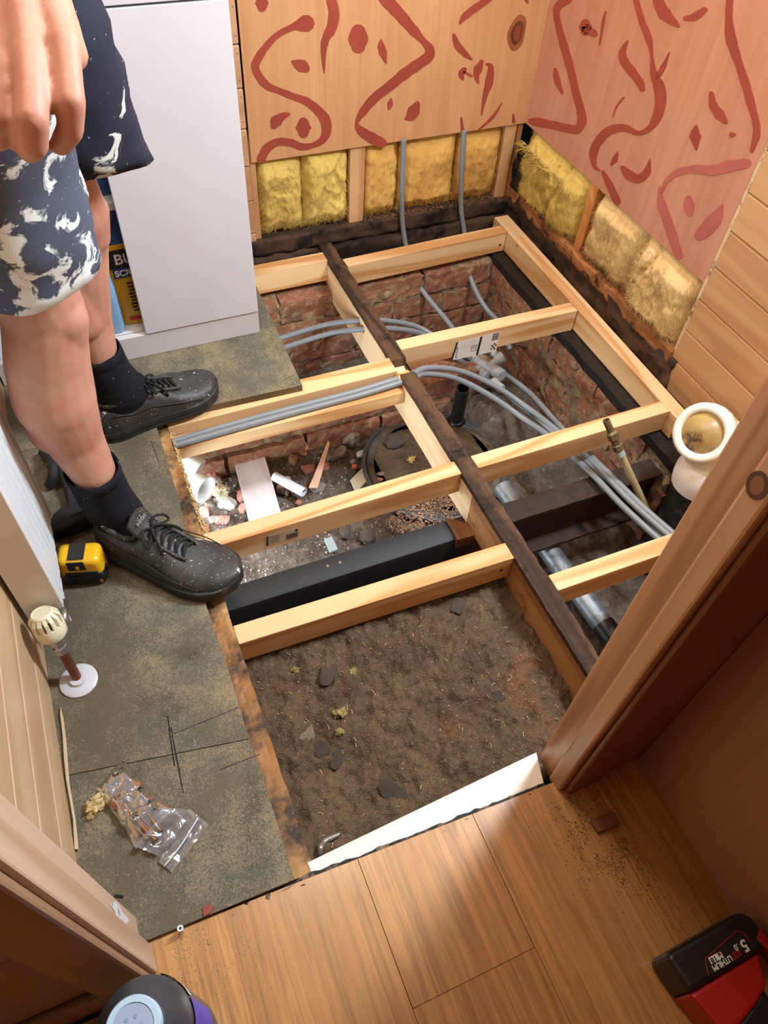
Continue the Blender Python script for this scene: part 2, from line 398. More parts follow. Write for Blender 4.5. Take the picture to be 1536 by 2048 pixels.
sheet([(XL, 1.2575), (0.046, 1.2575), (0.16, 1.262), (0.29, 1.259), (0.387, 1.257), (0.396, 1.60), (0.40, 1.80), (XL, 1.80)])
def groove(a, b, wd=0.0016, z=ZC):
    a, b = V(a), V(b); d = (b - a).normalized(); n = V((-d.y, d.x, 0)) * wd
    m = MB(); m.prism([a - n * .3, a + n, b + n * .3, b - n], (0, 0, 0.00015)); m.build('saw_cut', DARK, fl)
for a, b in (((335, 1432), (340, 1462)), ((337, 1458), (350, 1532)), ((341, 1456), (367, 1585))):
    groove(gz(*a, ZC), gz(*b, ZC))
for a, b in (((348, 1468), (478, 1414)), ((440, 1540), (520, 1508)), ((565, 1776), (590, 1762)), ((302, 882), (318, 925)), ((565, 762), (590, 748))):
    groove(gz(*a, ZC), gz(*b, ZC), 0.0009)
# ---- hallway laminate, planks running into the room
fh = empty('floor_hallway', (0.1, 0, 0), 'oak laminate planks in the hallway, lower part of the photo', kind='structure')
ZLm = 0.010
def plank(x0, x1, y0, y1):
    m = MB(); m.box((x0 + 0.00015, y0 + 0.00015, 0.001), (x1 - 0.00015, y1 - 0.00015, ZLm)); m.build('laminate_plank', LAM, fh, bevel=0.0003, seg=1)
def ledge(x): return 0.2575 - 0.034 * (x + 0.05)
xs = [-0.62, -0.245, -0.2449, -0.2448, 0.1305, 0.3201, 0.51, 0.70]
ends = [0.1, -0.2, 0.02, -0.12, 0.049, -0.3, -0.05, 0.0]
for i in range(7):
    yf = 0.20 if xs[i] < -0.22 else 0.225
    if xs[i + 1] - xs[i] < .01: continue
    if xs[i + 1] < 0.6 and xs[i] > -0.25:
        for ya, yb in ((-0.75, ends[i]), (ends[i], None)):
            if yb is None:
                m = MB(); z0, z1 = 0.001, ZLm; a, b = xs[i] + .0004, xs[i + 1] - .0004; y0 = ya + .0004
                m.hexa([(a, y0, z0), (b, y0, z0), (b, ledge(b), z0), (a, ledge(a), z0), (a, y0, z1), (b, y0, z1), (b, ledge(b), z1), (a, ledge(a), z1)])
                m.build('laminate_plank', LAM, fh, bevel=0.0003, seg=1)
            else: plank(xs[i], xs[i + 1], ya, yb)
    else:
        plank(xs[i], xs[i + 1], -0.75, ends[i]); plank(xs[i], xs[i + 1], ends[i], yf)
m = MB(); m.box((-0.62, -0.75, -0.03), (0.70, 0.235, 0.0)); m.build('underlay', DARK, fh)
# black tarry seam between chipboard and laminate
def seam_fn(p): return p + V((0, fbm(p, 60) * 0.006, abs(fbm(p, 90)) * 0.003))
m = MB(); m.gridbox((-0.16, 0.250, -0.03), (0.45, 0.262, 0.009), (60, 2, 2), lambda p: V((p.x, p.y - 0.034 * (p.x + 0.05), p.z)) + V((0, fbm(p, 60) * 0.004, fbm(p, 90) * 0.002)))
m.build('black_bitumen_seam', plain('bitumen', (42, 38, 34), 0.7, var=.3, bump=.6, dirt=(122, 100, 72), dirt_amt=(.5, .62), dscale=40), fh)
# ---- back wall
wb = empty('wall_back', (0.85, YB, 0), 'back wall with red-smeared plywood above exposed studs and glass wool', kind='structure')
m = MB(); m.box((0.458, YB, ZP), (XR + 0.006, YB + 0.006, CEIL)); m.build('plywood_panel', PLY_B, wb)
def stud(x0, x1, par=None, z0=0.03, mat=None):
    m = MB(); m.gridbox((x0, YB + 0.007, z0), (x1, YB + 0.07, ZP + 0.05), (2, 2, 8), lambda p: p + V((fbm(p, 30) * .001, fbm(p, 25) * .001, 0)))
    return m.build('stud', mat or NEW_Z, wb)
stud(0.731, 0.774); stud(0.455, 0.470); stud(1.205, 1.242); stud(1.246, 1.262, mat=STAIN_Y)
def rotf(amp, s, keep=None):
    def f(p):
        return p + V((fbm(p + V((3, 1, 2)), s), fbm(p + V((9, 4, 1)), s), fbm(p, s))) * amp
    return f
# rotted sole plate in two layers
m = MB(); m.gridbox((0.44, YB - 0.006, -0.012), (1.30, YB + 0.075, 0.036), (70, 5, 5), rotf(0.006, 22)); m.build('sole_plate', ROT_X, wb, smooth=True)
m = MB(); m.gridbox((0.40, YB - 0.020, -0.066), (1.30, YB + 0.06, -0.014), (70, 5, 5), rotf(0.009, 18)); m.build('bottom_rail', ROT_X, wb, smooth=True)
m = MB(); m.box((0.30, YB + 0.085, -0.5), (1.42, YB + 0.10, CEIL)); m.build('outer_light_seal', DARK, wb)  # unseen dark panel added behind the insulation to stop light leaks
# ends of the horizontal cladding beside the cabinet
zb = [0.245 + 0.0935 * k for k in range(-3, 20)]
for k, z in enumerate(zb[:-1]):
    m = MB(); m.box((0.30, YB + 0.0, max(z + 0.001, 0.0)), (0.4535, YB + 0.014, z + 0.0925)); b = m.build('cladding_board', CLAD_X, wb, bevel=0.003)
    if 0.2 < z < 1.0:
        for dz in (0.018, 0.075):
            m = MB(); m.lathe([(0.0, 0), (0.0012, 0.0), (0.0012, 0.0006), (0, 0.0008)], (0.4465, YB, z + dz), (0, -1, 0), 8); m.build('nail_head', HOLE, b)
m = MB(); m.box((XL - 0.1, YB + 0.003, 0.0), (0.302, YB + 0.014, CEIL)); m.build('cladding_panel', CLAD_X, wb)
# ---- right wall
wr = empty('wall_right', (XR, 1.0, 0), 'right wall, plywood smeared with red adhesive then pine cladding', kind='structure')
YE = 1.025
m = MB(); m.box((XR, YE, ZP), (XR + 0.006, YB + 0.006, CEIL)); m.build('plywood_panel', PLY, wr)
m = MB(); m.gridbox((XR + 0.001, 1.462, 0.03), (XR + 0.05, 1.492, ZP + 0.05), (2, 2, 12), rotf(0.003, 40)); m.build('stud', STAIN_Y if False else pine('split_stud_z', 'z', (206, 140, 78), (150, 88, 44), knots=False), wr)
m = MB(); m.gridbox((XR - 0.012, 1.0, -0.03), (XR + 0.09, YB + 0.05, 0.048), (6, 70, 6), rotf(0.010, 20)); m.build('sole_plate', ROT_Y, wr, smooth=True)
m = MB(); m.gridbox((XR - 0.012, 1.02, 0.034), (XR + 0.05, YB + 0.02, 0.068), (4, 70, 4), rotf(0.006, 26)); m.build('bottom_rail', pine('half_rotten_y', 'y', (186, 128, 76), (120, 74, 40), dirt=(40, 26, 17), dirt_amt=(0.52, 0.66), knots=False, bump=.5, rough=.85), wr, smooth=True)
m = MB(); m.gridbox((XR - 0.014, YB - 0.07, 0.02), (XR + 0.01, YB + 0.02, 0.15), (4, 8, 12), lambda p: p + V((0.012 * max(0, (p.z - .02) / .13), 0.035 * max(0, (p.z - .03) / .12) if p.y < YB - .03 else 0, 0)) + V((fbm(p, 30), fbm(p + V((5, 0, 0)), 30), fbm(p, 21))) * .010)
m.build('rotten_corner_block', ROT_X, wr, smooth=True)
m = MB(); m.box((XR + 0.10, 0.25, -0.6), (XR + 0.115, 1.95, CEIL)); m.build('outer_light_seal', DARK, wr)  # added out of sight, keeps outside light from leaking past the wall
m = MB(); m.box((XR - 0.002, YE - 0.006, -0.02), (XR + 0.03, YE + 0.002, CEIL)); m.build('edge_strip', plain('painted_edge', (214, 192, 152), .5, dirt=(140, 104, 66), dirt_amt=(.5, .62), dscale=40), wr, bevel=.001)
WY0, WY1, WZ0, WZ1 = 0.48, 0.92, 1.22, 1.82
CL_R = [pine('varnished_cladding_right', 'y', (202, 160, 114), (174, 128, 84), rough=0.32, spec=0.5, ring=18, across=10)]
k = 0; z = -0.035; hb = 0.0845
while z < 2.06:
    spans = [(0.29, YE - 0.006)]
    if z + hb > WZ0 and z < WZ1: spans = [(0.29, WY0), (WY1, YE - 0.006)]
    for a, b in spans:
        m = MB(); m.box((XR - 0.004, a, z + 0.0008), (XR + 0.012, b, min(z + hb - 0.0008, CEIL))); m.build('cladding_board', CL_R[0], wr, bevel=0.003)
    z += hb
wn = empty('window_1', (XR, 0.70, WZ0), 'small bathroom window in the right wall', kind='structure')
for a, b in (((WY0 - .03, WZ0 - .03), (WY1 + .03, WZ0)), ((WY0 - .03, WZ1), (WY1 + .03, WZ1 + .03)), ((WY0 - .03, WZ0), (WY0, WZ1)), ((WY1, WZ0), (WY1 + .03, WZ1))):
    m = MB(); m.box((XR - 0.02, a[0], a[1]), (XR + 0.02, b[0], b[1])); m.build('window_frame', WHITE, wn, bevel=.003)
# ---- left wall
wl = empty('wall_left', (XL, 1.0, 0), 'left wall of horizontal pine cladding behind the radiator', kind='structure')
z = 0.0
while z < 2.06:
    spans = [(0.30, YB)]
    if z + .0935 > 1.25 and z < 1.75: spans = [(0.30, 1.28), (1.72, YB)]
    for a, b in spans:
        m = MB(); m.box((XL - 0.014, a, max(z, 0.0) + 0.0006), (XL, b, min(z + 0.0929, CEIL))); m.build('cladding_board', pine('left_cladding_y', 'y', (206, 176, 138), (178, 142, 104), rough=.4, spec=.5, ring=16, across=8, contrast=.7, knots=False), wl, bevel=0.0025)
    if z < .5 and z > 0:
        m = MB(); m.box((XL - 0.002, 0.30, z - 0.0012), (XL + 0.00015, 1.2, z + 0.0012)); m.build('caulk_line', plain('pink_caulk', (232, 196, 170), .5), wl)
    z += 0.0935
m = MB(); m.box((XL - 0.05, 0.25, -0.02), (XL - 0.014, 1.28, CEIL)); m.box((XL - 0.05, 1.72, -0.02), (XL - 0.014, 1.95, CEIL)); m.box((XL - 0.05, 1.28, -0.02), (XL - 0.014, 1.72, 1.22)); m.build('outer_light_seal', DARK, wl)  # hidden dark backing added to seal the wall against light
wn = empty('window_2', (XL, 1.5, 1.22), 'window in the left wall', kind='structure')
for a, b in (((1.25, 1.19), (1.75, 1.22)), ((1.25, 1.76), (1.75, 1.79)), ((1.25, 1.22), (1.28, 1.76)), ((1.72, 1.22), (1.75, 1.76))):
    m = MB(); m.box((XL - 0.02, a[0], a[1]), (XL + 0.005, b[0], b[1])); m.build('window_frame', WHITE, wn, bevel=.003)
# ---- ceiling
m = MB(); m.box((-0.75, -0.8, CEIL), (1.42, 1.96, CEIL + 0.03)); m.build('ceiling', plain('ceiling_white', (226, 214, 196), .8), kind='structure', label='pale ceiling above the bathroom and hallway')
# ---- door frame, right side
dj = empty('door_1', (0.5, 0.25, 0), 'varnished pine door frame post on the right', kind='structure')
def jb(a, b, mat, bev=0.003, nm='jamb_board'):
    m = MB(); m.box(a, b); return m.build(nm, mat, dj, bevel=bev)
jb((0.474, 0.252, -0.02), (0.500, 0.292, CEIL), JAMB, nm='door_lining')
jb((0.464, 0.224, 0.0), (0.520, 0.2515, CEIL), JAMB, .004, nm='architrave')
jb((0.474, 0.214, 0.0), (0.540, 0.2235, CEIL), plain('brown_bead', (128, 78, 46), .4), .004, nm='bead')
# knots on the post
for p, r in ((gx(1482, 948, 0.464), .014), (gx(1505, 962, .464), .015), (gx(1212, 1320, .474), .008)):
    pass
def knot(cx, cy, cz, r, par, nx=(-1, 0, 0), col=PAINT):
    o = V((cx, cy, cz)); n = V(nx); u = V((0, 0, 1)); w_ = n.cross(u)
    ring = [o + n * .0003 + u * math.cos(a) * r * 1.35 + w_ * math.sin(a) * r for a in [2 * math.pi * i / 14 for i in range(14)]]
    m = MB(); m.prism(ring, n * .0003); m.build('knot', plain('dark_knot', (112, 74, 46), .5, var=.35), par)
    ring = [o + n * .0006 + u * math.cos(a) * r * .9 + w_ * math.sin(a) * r * .62 for a in [2 * math.pi * i / 14 for i in range(14)]]
    m = MB(); m.prism(ring, n * .0003); m.build('knot', plain('knot_heart', (176, 118, 72), .5, var=.3), par)
a_ = gx(1507, 962, 0.464); knot(0.464, 0.240, a_.z, .011, dj)
# ---- wall between bathroom and hallway
wf = empty('wall_front', (0, 0.25, 0), 'pine partition between hallway and bathroom at both sides of the door', kind='structure')
m = MB(); m.box((0.540, 0.221, 0.0), (0.640, 0.236, CEIL)); m.build('wall_board', plain('brown_board', (150, 96, 58), .45, var=.12), wf)
m = MB(); m.box((0.5, 0.236, -0.3), (1.40, 0.29, CEIL)); m.build('partition', CLAD_X, wf)
m = MB(); m.box((-0.75, 0.232, -0.02), (-0.212, 0.30, CEIL)); m.build('partition', CLAD_X, wf)
for k, z in enumerate([0.085 + 0.0935 * i for i in range(21)]):
    m = MB(); m.box((-0.75, 0.216, z + .0008), (-0.236, 0.232, z + 0.0927)); m.build('cladding_board', plain('hall_cladding', (160, 124, 98), .42, var=.1), wf, bevel=.0025)
m = MB(); m.box((-0.75, 0.206, 0.0), (-0.232, 0.216, 0.092)); m.build('skirting', plain('hall_skirting', (154, 118, 92), .42, var=.1), wf, bevel=.004)
# ---- door frame, left side
dj = empty('door_2', (-0.2, 0.25, 0), 'pale pine door frame post on the left', kind='structure')
jb((-0.215, 0.256, 0.012), (-0.186, 0.296, CEIL), JAMB_PALE, .002, nm='door_lining')
jb((-0.215, 0.219, 0.010), (-0.173, 0.2555, CEIL), JAMB_PALE, .003, nm='door_stop')
jb((-0.236, 0.2065, 0.008), (-0.178, 0.2185, CEIL), pine('left_architrave', 'z', (176, 140, 110), (150, 112, 84), rough=.4), .004, nm='architrave')
pw = gx(155, 1800, -0.186)
m = MB()
ring = [V((-0.1856, 0.277 + math.cos(a) * .012 * (1 + .3 * math.sin(3 * a)), 0.13 + math.sin(a) * .045 * (1 + .25 * math.cos(5 * a)))) for a in [2 * math.pi * i / 24 for i in range(24)]]
m.prism(ring, (0.00015, 0, 0)); m.build('paint_smear', plain('white_smear', (226, 224, 222), .5, dirt=(90, 88, 86), dirt_amt=(.55, .66), dscale=60), dj)
# ---- hallway walls
hw = empty('wall_hallway', (0.63, -0.3, 0), 'flat brown veneer panel beside the hallway floor', kind='structure')
m = MB(); m.box((0.616, -0.75, 0.004), (0.650, 0.2205, CEIL)); m.build('veneer_panel', VENEER, hw, bevel=.001)
m = MB(); m.box((-0.75, -0.80, 0), (0.66, -0.75, CEIL)); m.build('hall_end', CLAD_X, hw)
m = MB(); m.box((-0.80, -0.80, 0), (-0.72, 0.25, CEIL)); m.build('hall_side', CLAD_X, hw)
# ---- plywood smears
def ribbon(pts, org, sc, plane, mat, par, th=0.0012):
    P = [V((org[0] + p[0] / sc, org[1] + p[1] / sc, p[2] / sc)) for p in pts]
    if len(P) == 1: P = [P[0] + V((0, -P[0].z * .05, -P[0].z * .0)), P[0] + V((0, P[0].z * .05, 0))]
    C, Wd = crom([V((p.x, p.y, 0)) for p in P], 5, [p.z for p in P])
    n = len(C); L_ = []; R_ = []
    for i in range(n):
        t = (C[min(i + 1, n - 1)] - C[max(i - 1, 0)]); t = t.normalized() if t.length else V((0, 1, 0))
        q = V((-t.y, t.x, 0)); ww = max(Wd[i], .6) * .5 * (1 + .13 * noise.noise(V((C[i].x * .09, C[i].y * .09, i * .1))))
        L_.append(C[i] + q * ww); R_.append(C[i] - q * ww)
    def capf(c, t, ww, sgn):
        return [c + (V((-t.y, t.x, 0)) * math.cos(a) * sgn + t * math.sin(a)) * ww for a in (math.pi * .2, math.pi * .4, math.pi * .6, math.pi * .8)]
    t1 = (C[-1] - C[-2]).normalized() if (C[-1] - C[-2]).length else V((0, 1, 0)); t0 = (C[0] - C[1]).normalized() if (C[0] - C[1]).length else V((0, -1, 0))
    f = (lambda q: gy(q.x, q.y, YB)) if plane == 'b' else (lambda q: gx(q.x, q.y, XR))
    nv = V((0, -1, 0)) if plane == 'b' else V((-1, 0, 0))
    m = MB(); b0 = [f(p) for p in L_]; b1 = [f(p) for p in R_]
    capE = [f(p) for p in capf(C[-1], t1, max(Wd[-1], .6) * .5, 1)]; capS = [f(p) for p in capf(C[0], t0, max(Wd[0], .6) * .5, 1)]
    vs = b0 + b1; N = n
    top = [v + nv * th for v in vs]; allv = vs + top
    fs = []
    for i in range(n - 1):
        fs.append((2 * N + i, 2 * N + i + 1, 3 * N + i + 1, 3 * N + i)); fs.append((i, i + 1, 2 * N + i + 1, 2 * N + i)); fs.append((N + i, 3 * N + i, 3 * N + i + 1, N + i + 1))
    m.add(allv, fs)
    for cp, ia, ib in ((capE, n - 1, N + n - 1), (capS, N, 0)):
        loop = [vs[ia]] + cp + [vs[ib]]; m.add(loop + [v + nv * th for v in loop], [tuple(range(6, 12))] + [(i, i + 1, i + 7, i + 6) for i in range(5)])
    m.build('adhesive_smear', mat, par)
def disc(cx, cy, rx, ry, *a, rot=0):
    pts = []
    pts = [(cx + rx * 0.0, cy - ry * .62, rx * 1.45), (cx, cy, rx * 2.0), (cx, cy + ry * .62, rx * 1.45)]
    ribbon(pts, *a)
pb = [o for o in wb.children if o.name.startswith('plywood')][0]; pr = [o for o in wr.children if o.name.startswith('plywood')][0]
B = ((440, 0), 2.327, 'b', PAINT, pb)
SB = [
 [(400, 108, 80), (372, 116, 62), (340, 125, 30), (270, 160, 28), (215, 215, 32), (175, 275, 38), (163, 312, 36), (185, 360, 36), (222, 400, 36), (270, 420, 30), (340, 448, 32), (400, 470, 36), (450, 508, 42), (488, 555, 50), (495, 610, 46), (475, 652, 34), (430, 676, 24), (380, 682, 34), (330, 664, 34), (270, 660, 36), (218, 690, 40), (190, 740, 40)],
 [(515, -10, 46), (530, 60, 50), (518, 130, 50), (492, 180, 38), (482, 240, 26), (484, 340, 3)],
 [(750, 185, 6), (750, 215, 36), (760, 250, 36), (773, 296, 3)],
 [(333, 284, 5), (358, 296, 44), (380, 306, 66), (398, 318, 40)],
 [(322, 530, 10), (292, 540, 34), (262, 563, 58), (252, 582, 36)],
 [(765, -10, 60), (830, 60, 56), (900, 140, 46), (950, 195, 30), (974, 225, 44), (970, 262, 46), (915, 303, 52), (850, 350, 50), (790, 400, 44), (720, 455, 44), (665, 520, 38), (636, 572, 14), (655, 607, 40), (700, 638, 50), (755, 665, 44)],
 [(1250, -5, 30), (1190, 35, 36), (1140, 75, 32), (1115, 108, 8)],
 [(1088, 162, 14), (1105, 210, 36), (1140, 250, 30), (1173, 277, 4)],
 [(1218, 285, 18), (1202, 318, 38), (1193, 350, 28), (1200, 386, 8)],
 [(1138, 322, 20), (1122, 342, 30), (1128, 365, 16)], [(1135, 335, 10), (1170, 352, 12)],
 [(1238, 298, 8), (1260, 310, 26), (1252, 380, 38), (1232, 450, 22), (1216, 536, 3)],
 [(796, 458, 6), (792, 482, 28), (786, 508, 8)],
 [(918, 482, 24), (903, 512, 56), (885, 542, 48), (860, 553, 5)],
 [(1312, 478, 3), (1268, 545, 14), (1205, 602, 8)], [(1122, 548, 8), (1128, 605, 16)], [(1364, 535, 10), (1366, 565, 16)], [(1426, 0, 18), (1432, 14, 6)]]
for s_ in SB: ribbon(s_, *B)
disc(195, 14, 30, 30, *B); disc(643, 180, 47, 55, *B); disc(388, 594, 34, 38, *B)
Rr = ((976, 0), 2.56, 'r', PAINT, pr); Rg = ((976, 0), 2.56, 'r', PAINT_G, pr)
SR = [
 [(410, -5, 46), (362, 30, 40), (352, 80, 32), (385, 220, 40), (420, 340, 40), (450, 470, 40), (475, 560, 42), (482, 620, 46), (455, 662, 46), (400, 655, 44), (330, 640, 44), (260, 626, 44), (222, 620, 30)],
 [(345, 355, 18), (356, 415, 36), (380, 475, 14)], [(718, 205, 4), (690, 268, 38), (702, 320, 46), (742, 372, 46), (780, 425, 40), (790, 452, 34)],
 [(758, -5, 30), (790, 110, 34), (825, 200, 36), (840, 290, 14), (850, 380, 40), (876, 440, 60), (885, 510, 60), (870, 590, 52), (830, 655, 30), (770, 682, 24), (700, 655, 38), (620, 670, 46), (562, 730, 44), (540, 790, 42), (546, 850, 22), (572, 872, 8)],
 [(868, 392, 26), (898, 345, 26), (930, 268, 5)], [(588, 878, 14), (625, 950, 38), (662, 1032, 40)], [(664, 780, 8), (650, 818, 32), (632, 842, 12)],
 [(690, 858, 24), (722, 895, 52), (770, 915, 46), (815, 880, 40), (830, 815, 4)],
 [(1240, -5, 36), (1235, 100, 38), (1246, 200, 58), (1280, 310, 42), (1320, 430, 46), (1350, 540, 42), (1372, 620, 36), (1376, 690, 40), (1352, 772, 20)],
 [(1145, 480, 26), (1155, 540, 44), (1190, 590, 52), (1216, 622, 26)], [(1068, 642, 10), (1062, 695, 60), (1068, 766, 8)],
 [(604, 60, 8), (590, 120, 16), (572, 230, 6)], [(870, 0, 50), (905, 70, 70), (975, 132, 20)], [(1010, 95, 22), (1060, 85, 40), (1110, 50, 30)], [(1250, 690, 30), (1262, 688, 16)], [(640, 600, 3), (660, 545, 10), (695, 500, 10)]]
for s_ in SR: ribbon(s_, *Rr)
disc(500, 140, 32, 32, *Rr); ribbon([(505, 150, 50), (545, 172, 36)], *Rr)
for s_ in ([(1326, 835, 50), (1240, 850, 62), (1150, 872, 52), (1060, 866, 42), (980, 880, 36), (920, 922, 24), (890, 985, 10)], [(880, 958, 10), (890, 1040, 44), (920, 1130, 52), (950, 1220, 52), (978, 1305, 46)], [(1030, 1016, 34), (1030, 1050, 58), (1032, 1088, 40)], [(1204, 1045, 6), (1172, 1108, 66), (1122, 1170, 78), (1082, 1208, 50)]): ribbon(s_, *Rg)
def wknot(u, v, rz, rx, par, plane='b'):
    c = gy(u, v, YB)
    for sc_, mt, d in ((1.0, plain('knot_outer', (160, 96, 52), .5, var=.25), .0003), (.66, plain('knot_ring', (124, 68, 38), .5, var=.3), .0005), (.4, plain('knot_red', (166, 84, 60), .5, var=.3), .0008)):  # knot as nested discs: tan outer ring, brown ring, red heart
        m = MB(); m.prism([V((c.x + math.sin(a) * rx * sc_ * (1 + .12 * math.sin(3 * a)), YB - d, c.z + math.cos(a) * rz * sc_)) for a in [2 * math.pi * i / 20 for i in range(20)]], (0, -.0003, 0)); m.build('knot', mt, par)
wknot(1034, 66, .042, .026, pb)
# ================================================================== UNDER THE FLOOR
def gfn(x, y):
    h = -0.352 + 0.018 * fbm((x, y, 0), 6) + 0.010 * fbm((x, y, 3), 25, 5)
    h += 0.075 * math.exp(-(((x - 1.0) / .10) ** 2 + ((y - 1.30) / .13) ** 2))
    return h
m = MB(); nx, ny = 130, 150
for j in range(ny + 1):
    for i in range(nx + 1):
        x = -0.02 + 1.24 * i / nx; y = 0.24 + 1.52 * j / ny; m.v.append(V((x, y, gfn(x, y))))
for j in range(ny):
    for i in range(nx):
        a = j * (nx + 1) + i; m.f.append((a, a + 1, a + nx + 2, a + nx + 1)); m.mi.append(0)
m.build('ground', GROUND, smooth=True, kind='structure', label='dark rubble-strewn earth below the joists')
BM = []
for s_ in range(4):
    mb = MB(); L_, D_, H_ = 0.215, 0.10, 0.065
    sd = V((s_ * 7.1, s_ * 3.3, 1))
    mb.gridbox((-L_ / 2, 0, -H_), (L_ / 2, D_, 0), (7, 2, 3), lambda p: p + V((fbm(p + sd, 28), fbm(p + sd * 2, 28), fbm(p + sd * 3, 28))) * .0055 + V((0, 0, 0)))
    me = bpy.data.meshes.new('brick'); me.from_pydata([tuple(p) for p in mb.v], [], mb.f); me.materials.append(BRICK); me.update(); BM.append(me)
def brick(par, x, y, z, rz, sx=1.0):
    o = bpy.data.objects.new('brick', random.choice(BM)); COL.objects.link(o); place(o, (x, y, z), par)
    o.rotation_euler = (random.uniform(-.02, .02), random.uniform(-.012, .012), rz + random.uniform(-.015, .015)); o.scale = (sx, 1, random.uniform(.96, 1.02))
def mortar(par, a, b, n, amp=.008):
    m = MB(); m.gridbox(a, b, n, lambda p: p + V((fbm(p, 34, 5), fbm(p + V((7, 2, 0)), 34, 5), fbm(p + V((1, 9, 0)), 30))) * amp); m.build('mortar_bed', MORTAR, par, smooth=True)
# right foundation wall (face x = 1.152)
bw = empty('wall_brick_right', (1.2, 1.0, -0.45), 'crumbling red brick foundation wall under the right edge', kind='structure')
XB = 1.152
for c in range(5):
    z = -0.094 - c * 0.0765; off = (0.112 if c % 2 else 0.0) + random.uniform(-.012, .012)
    y = 0.33 + off
    while y < 1.74:
        if not .56 < y < .86 or c < 0: brick(bw, XB + random.uniform(-.003, .004), min(y, 1.66), z, -math.pi / 2)
        y += 0.2255
mortar(bw, (XB + 0.005, 0.28, -0.48), (XB + 0.06, .64, -0.096), (3, 50, 48), .014); mortar(bw, (XB + 0.005, 0.79, -0.48), (XB + 0.06, 1.75, -0.096), (3, 130, 48), .014)
m = MB(); m.gridbox((XB - 0.002, 0.79, -0.092), (XB + 0.11, 1.78, -0.066), (3, 60, 3), rotf(0.003, 14)); m.build('damp_course', DPC, bw)
# back foundation wall (face y = 1.70)
bw = empty('wall_brick_back', (0.7, 1.75, -0.45), 'brick foundation wall under the back of the room', kind='structure')
YBB = 1.70
for c in range(5):
    z = -0.085 - c * 0.0765; off = (0.112 if c % 2 else 0.0) + random.uniform(-.012, .012)
    x = 0.36 + off
    while x < 1.20:
        brick(bw, min(x, 1.10), YBB + random.uniform(-.003, .004), z, 0); x += 0.2255
mortar(bw, (0.20, YBB + 0.007, -0.48), (1.20, YBB + 0.06, -0.088), (130, 3, 48), .012)
# half-height cross wall (face y = 1.385)
bw = empty('wall_brick_middle', (0.4, 1.43, -0.4), 'low brick cross wall behind the rubble pit', kind='structure')
for c in range(2):
    z = -0.212 - c * 0.0765; x = 0.10 + (0.10 if c == 0 else -0.01)
    while x < 0.95: brick(bw, x, 1.388 - c * .012, z, 0); x += 0.2255
mortar(bw, (0.0, 1.394, -0.42), (1.02, 1.47, -0.216), (120, 8, 24), .010)
# left end foundation, closing the pit below the chipboard
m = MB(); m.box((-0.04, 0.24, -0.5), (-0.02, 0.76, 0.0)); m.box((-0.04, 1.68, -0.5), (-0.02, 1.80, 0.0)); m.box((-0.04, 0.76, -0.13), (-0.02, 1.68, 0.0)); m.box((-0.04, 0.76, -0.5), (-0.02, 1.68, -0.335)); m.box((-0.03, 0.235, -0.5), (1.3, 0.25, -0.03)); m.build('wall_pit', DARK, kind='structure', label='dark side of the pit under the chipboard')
# ---- steel chassis beam
bs = empty('steel_beam', (0.7, 0.835, -0.25), 'black rusty steel beam crossing under the joists', 'beam')
m = MB()
prof = [(.806, -.112 - .012), (.810, -.112 - .004), (.818, -.112), (.862, -.112), (.862, -.118), (.822, -.118), (.814, -.124), (.812, -.132), (.812, -.236), (.845, -.238), (.845, -.244), (.806, -.244)]
m.loft([[V((x, y, z)) for y, z in prof] for x in (0.072, 0.60)]); m.build('black_channel', BLACK_ST, bs, smooth=True, ang=35)
m = MB(); m.gridbox((0.600, 0.808, -0.122), (1.149, 0.862, -0.114), (50, 4, 2), rotf(.0012, 30)); m.build('top_flange', RUST, bs)
m = MB(); m.box((0.600, 0.820, -0.236), (1.149, 0.832, -0.122)); m.build('web', RUST, bs)
m = MB(); m.gridbox((0.600, 0.785, -0.245), (1.149, 0.862, -0.236), (50, 4, 2), rotf(.0012, 30)); m.build('bottom_flange', RUST, bs)
for u, v in ((655, 1132), (680, 1125)):
    p = gz(u, v, -.112); m = MB(); m.lathe([(0, .0015), (.003, .001), (.0035, 0), (0, -.001)][::-1], p, (0, 0, 1), 10); m.build('rivet', plain('rivet', (150, 118, 100), .5), bs)
p = gz(905, 1055, -.108); m = MB(); m.prism([gz(890, 1035, -.105), gz(930, 1045, -.105), gz(950, 1070, -.105), gz(915, 1080, -.105)], (0, 0, -.03)); m.build('rust_flake', plain('rust_orange', (150, 92, 48), .8, var=.3), bs)
# ================================================================== TIMBERS
def screw(par, p, n, r=.0036):
    m = MB(); m.lathe([(0, -.002), (r * .45, -.0015), (r * .5, .0002), (r, .0006), (r * 1.15, .0003), (r * 1.15, 0)], p, n, 12); m.build('screw_head', [HOLE], par, fixn=True)
def noggin(pl, pr, wdt, dep, mat, label, group='new pine noggins', name='noggin', z=0.0, x1=None, bev=.0016, x0=None):
    a, b = gz(*pl, z), gz(*pr, z)
    if x0 is not None: a = a + (b - a) * ((x0 - a.x) / (b.x - a.x))
    if x1 is not None: b = a + (b - a) * ((x1 - a.x) / (b.x - a.x))
    d = (b - a).normalized(); n = V((d.y, -d.x, 0))
    t = empty(name, (a + b) / 2 + V((0, 0, -dep)), label, 'timber', group)
    m = MB(); m.beam(a, b, n * wdt, V((0, 0, -dep))); m.build('beam', mat, t, bevel=bev)
    return t, a, b, d, n
JX0, JX1 = 0.627, 0.668          # centre joist
LJ1 = 0.0655                     # right side of the left joist
RI, RO = 1.187, 1.2275           # rim board
A, aa, ab, ad, an = noggin((406.8, 1068), (909, 922), .038, .063, NEW_X, 'pine noggin with a small barcode sticker, third from the doorway', x0=LJ1 + .0005, x1=JX0 - .0005)
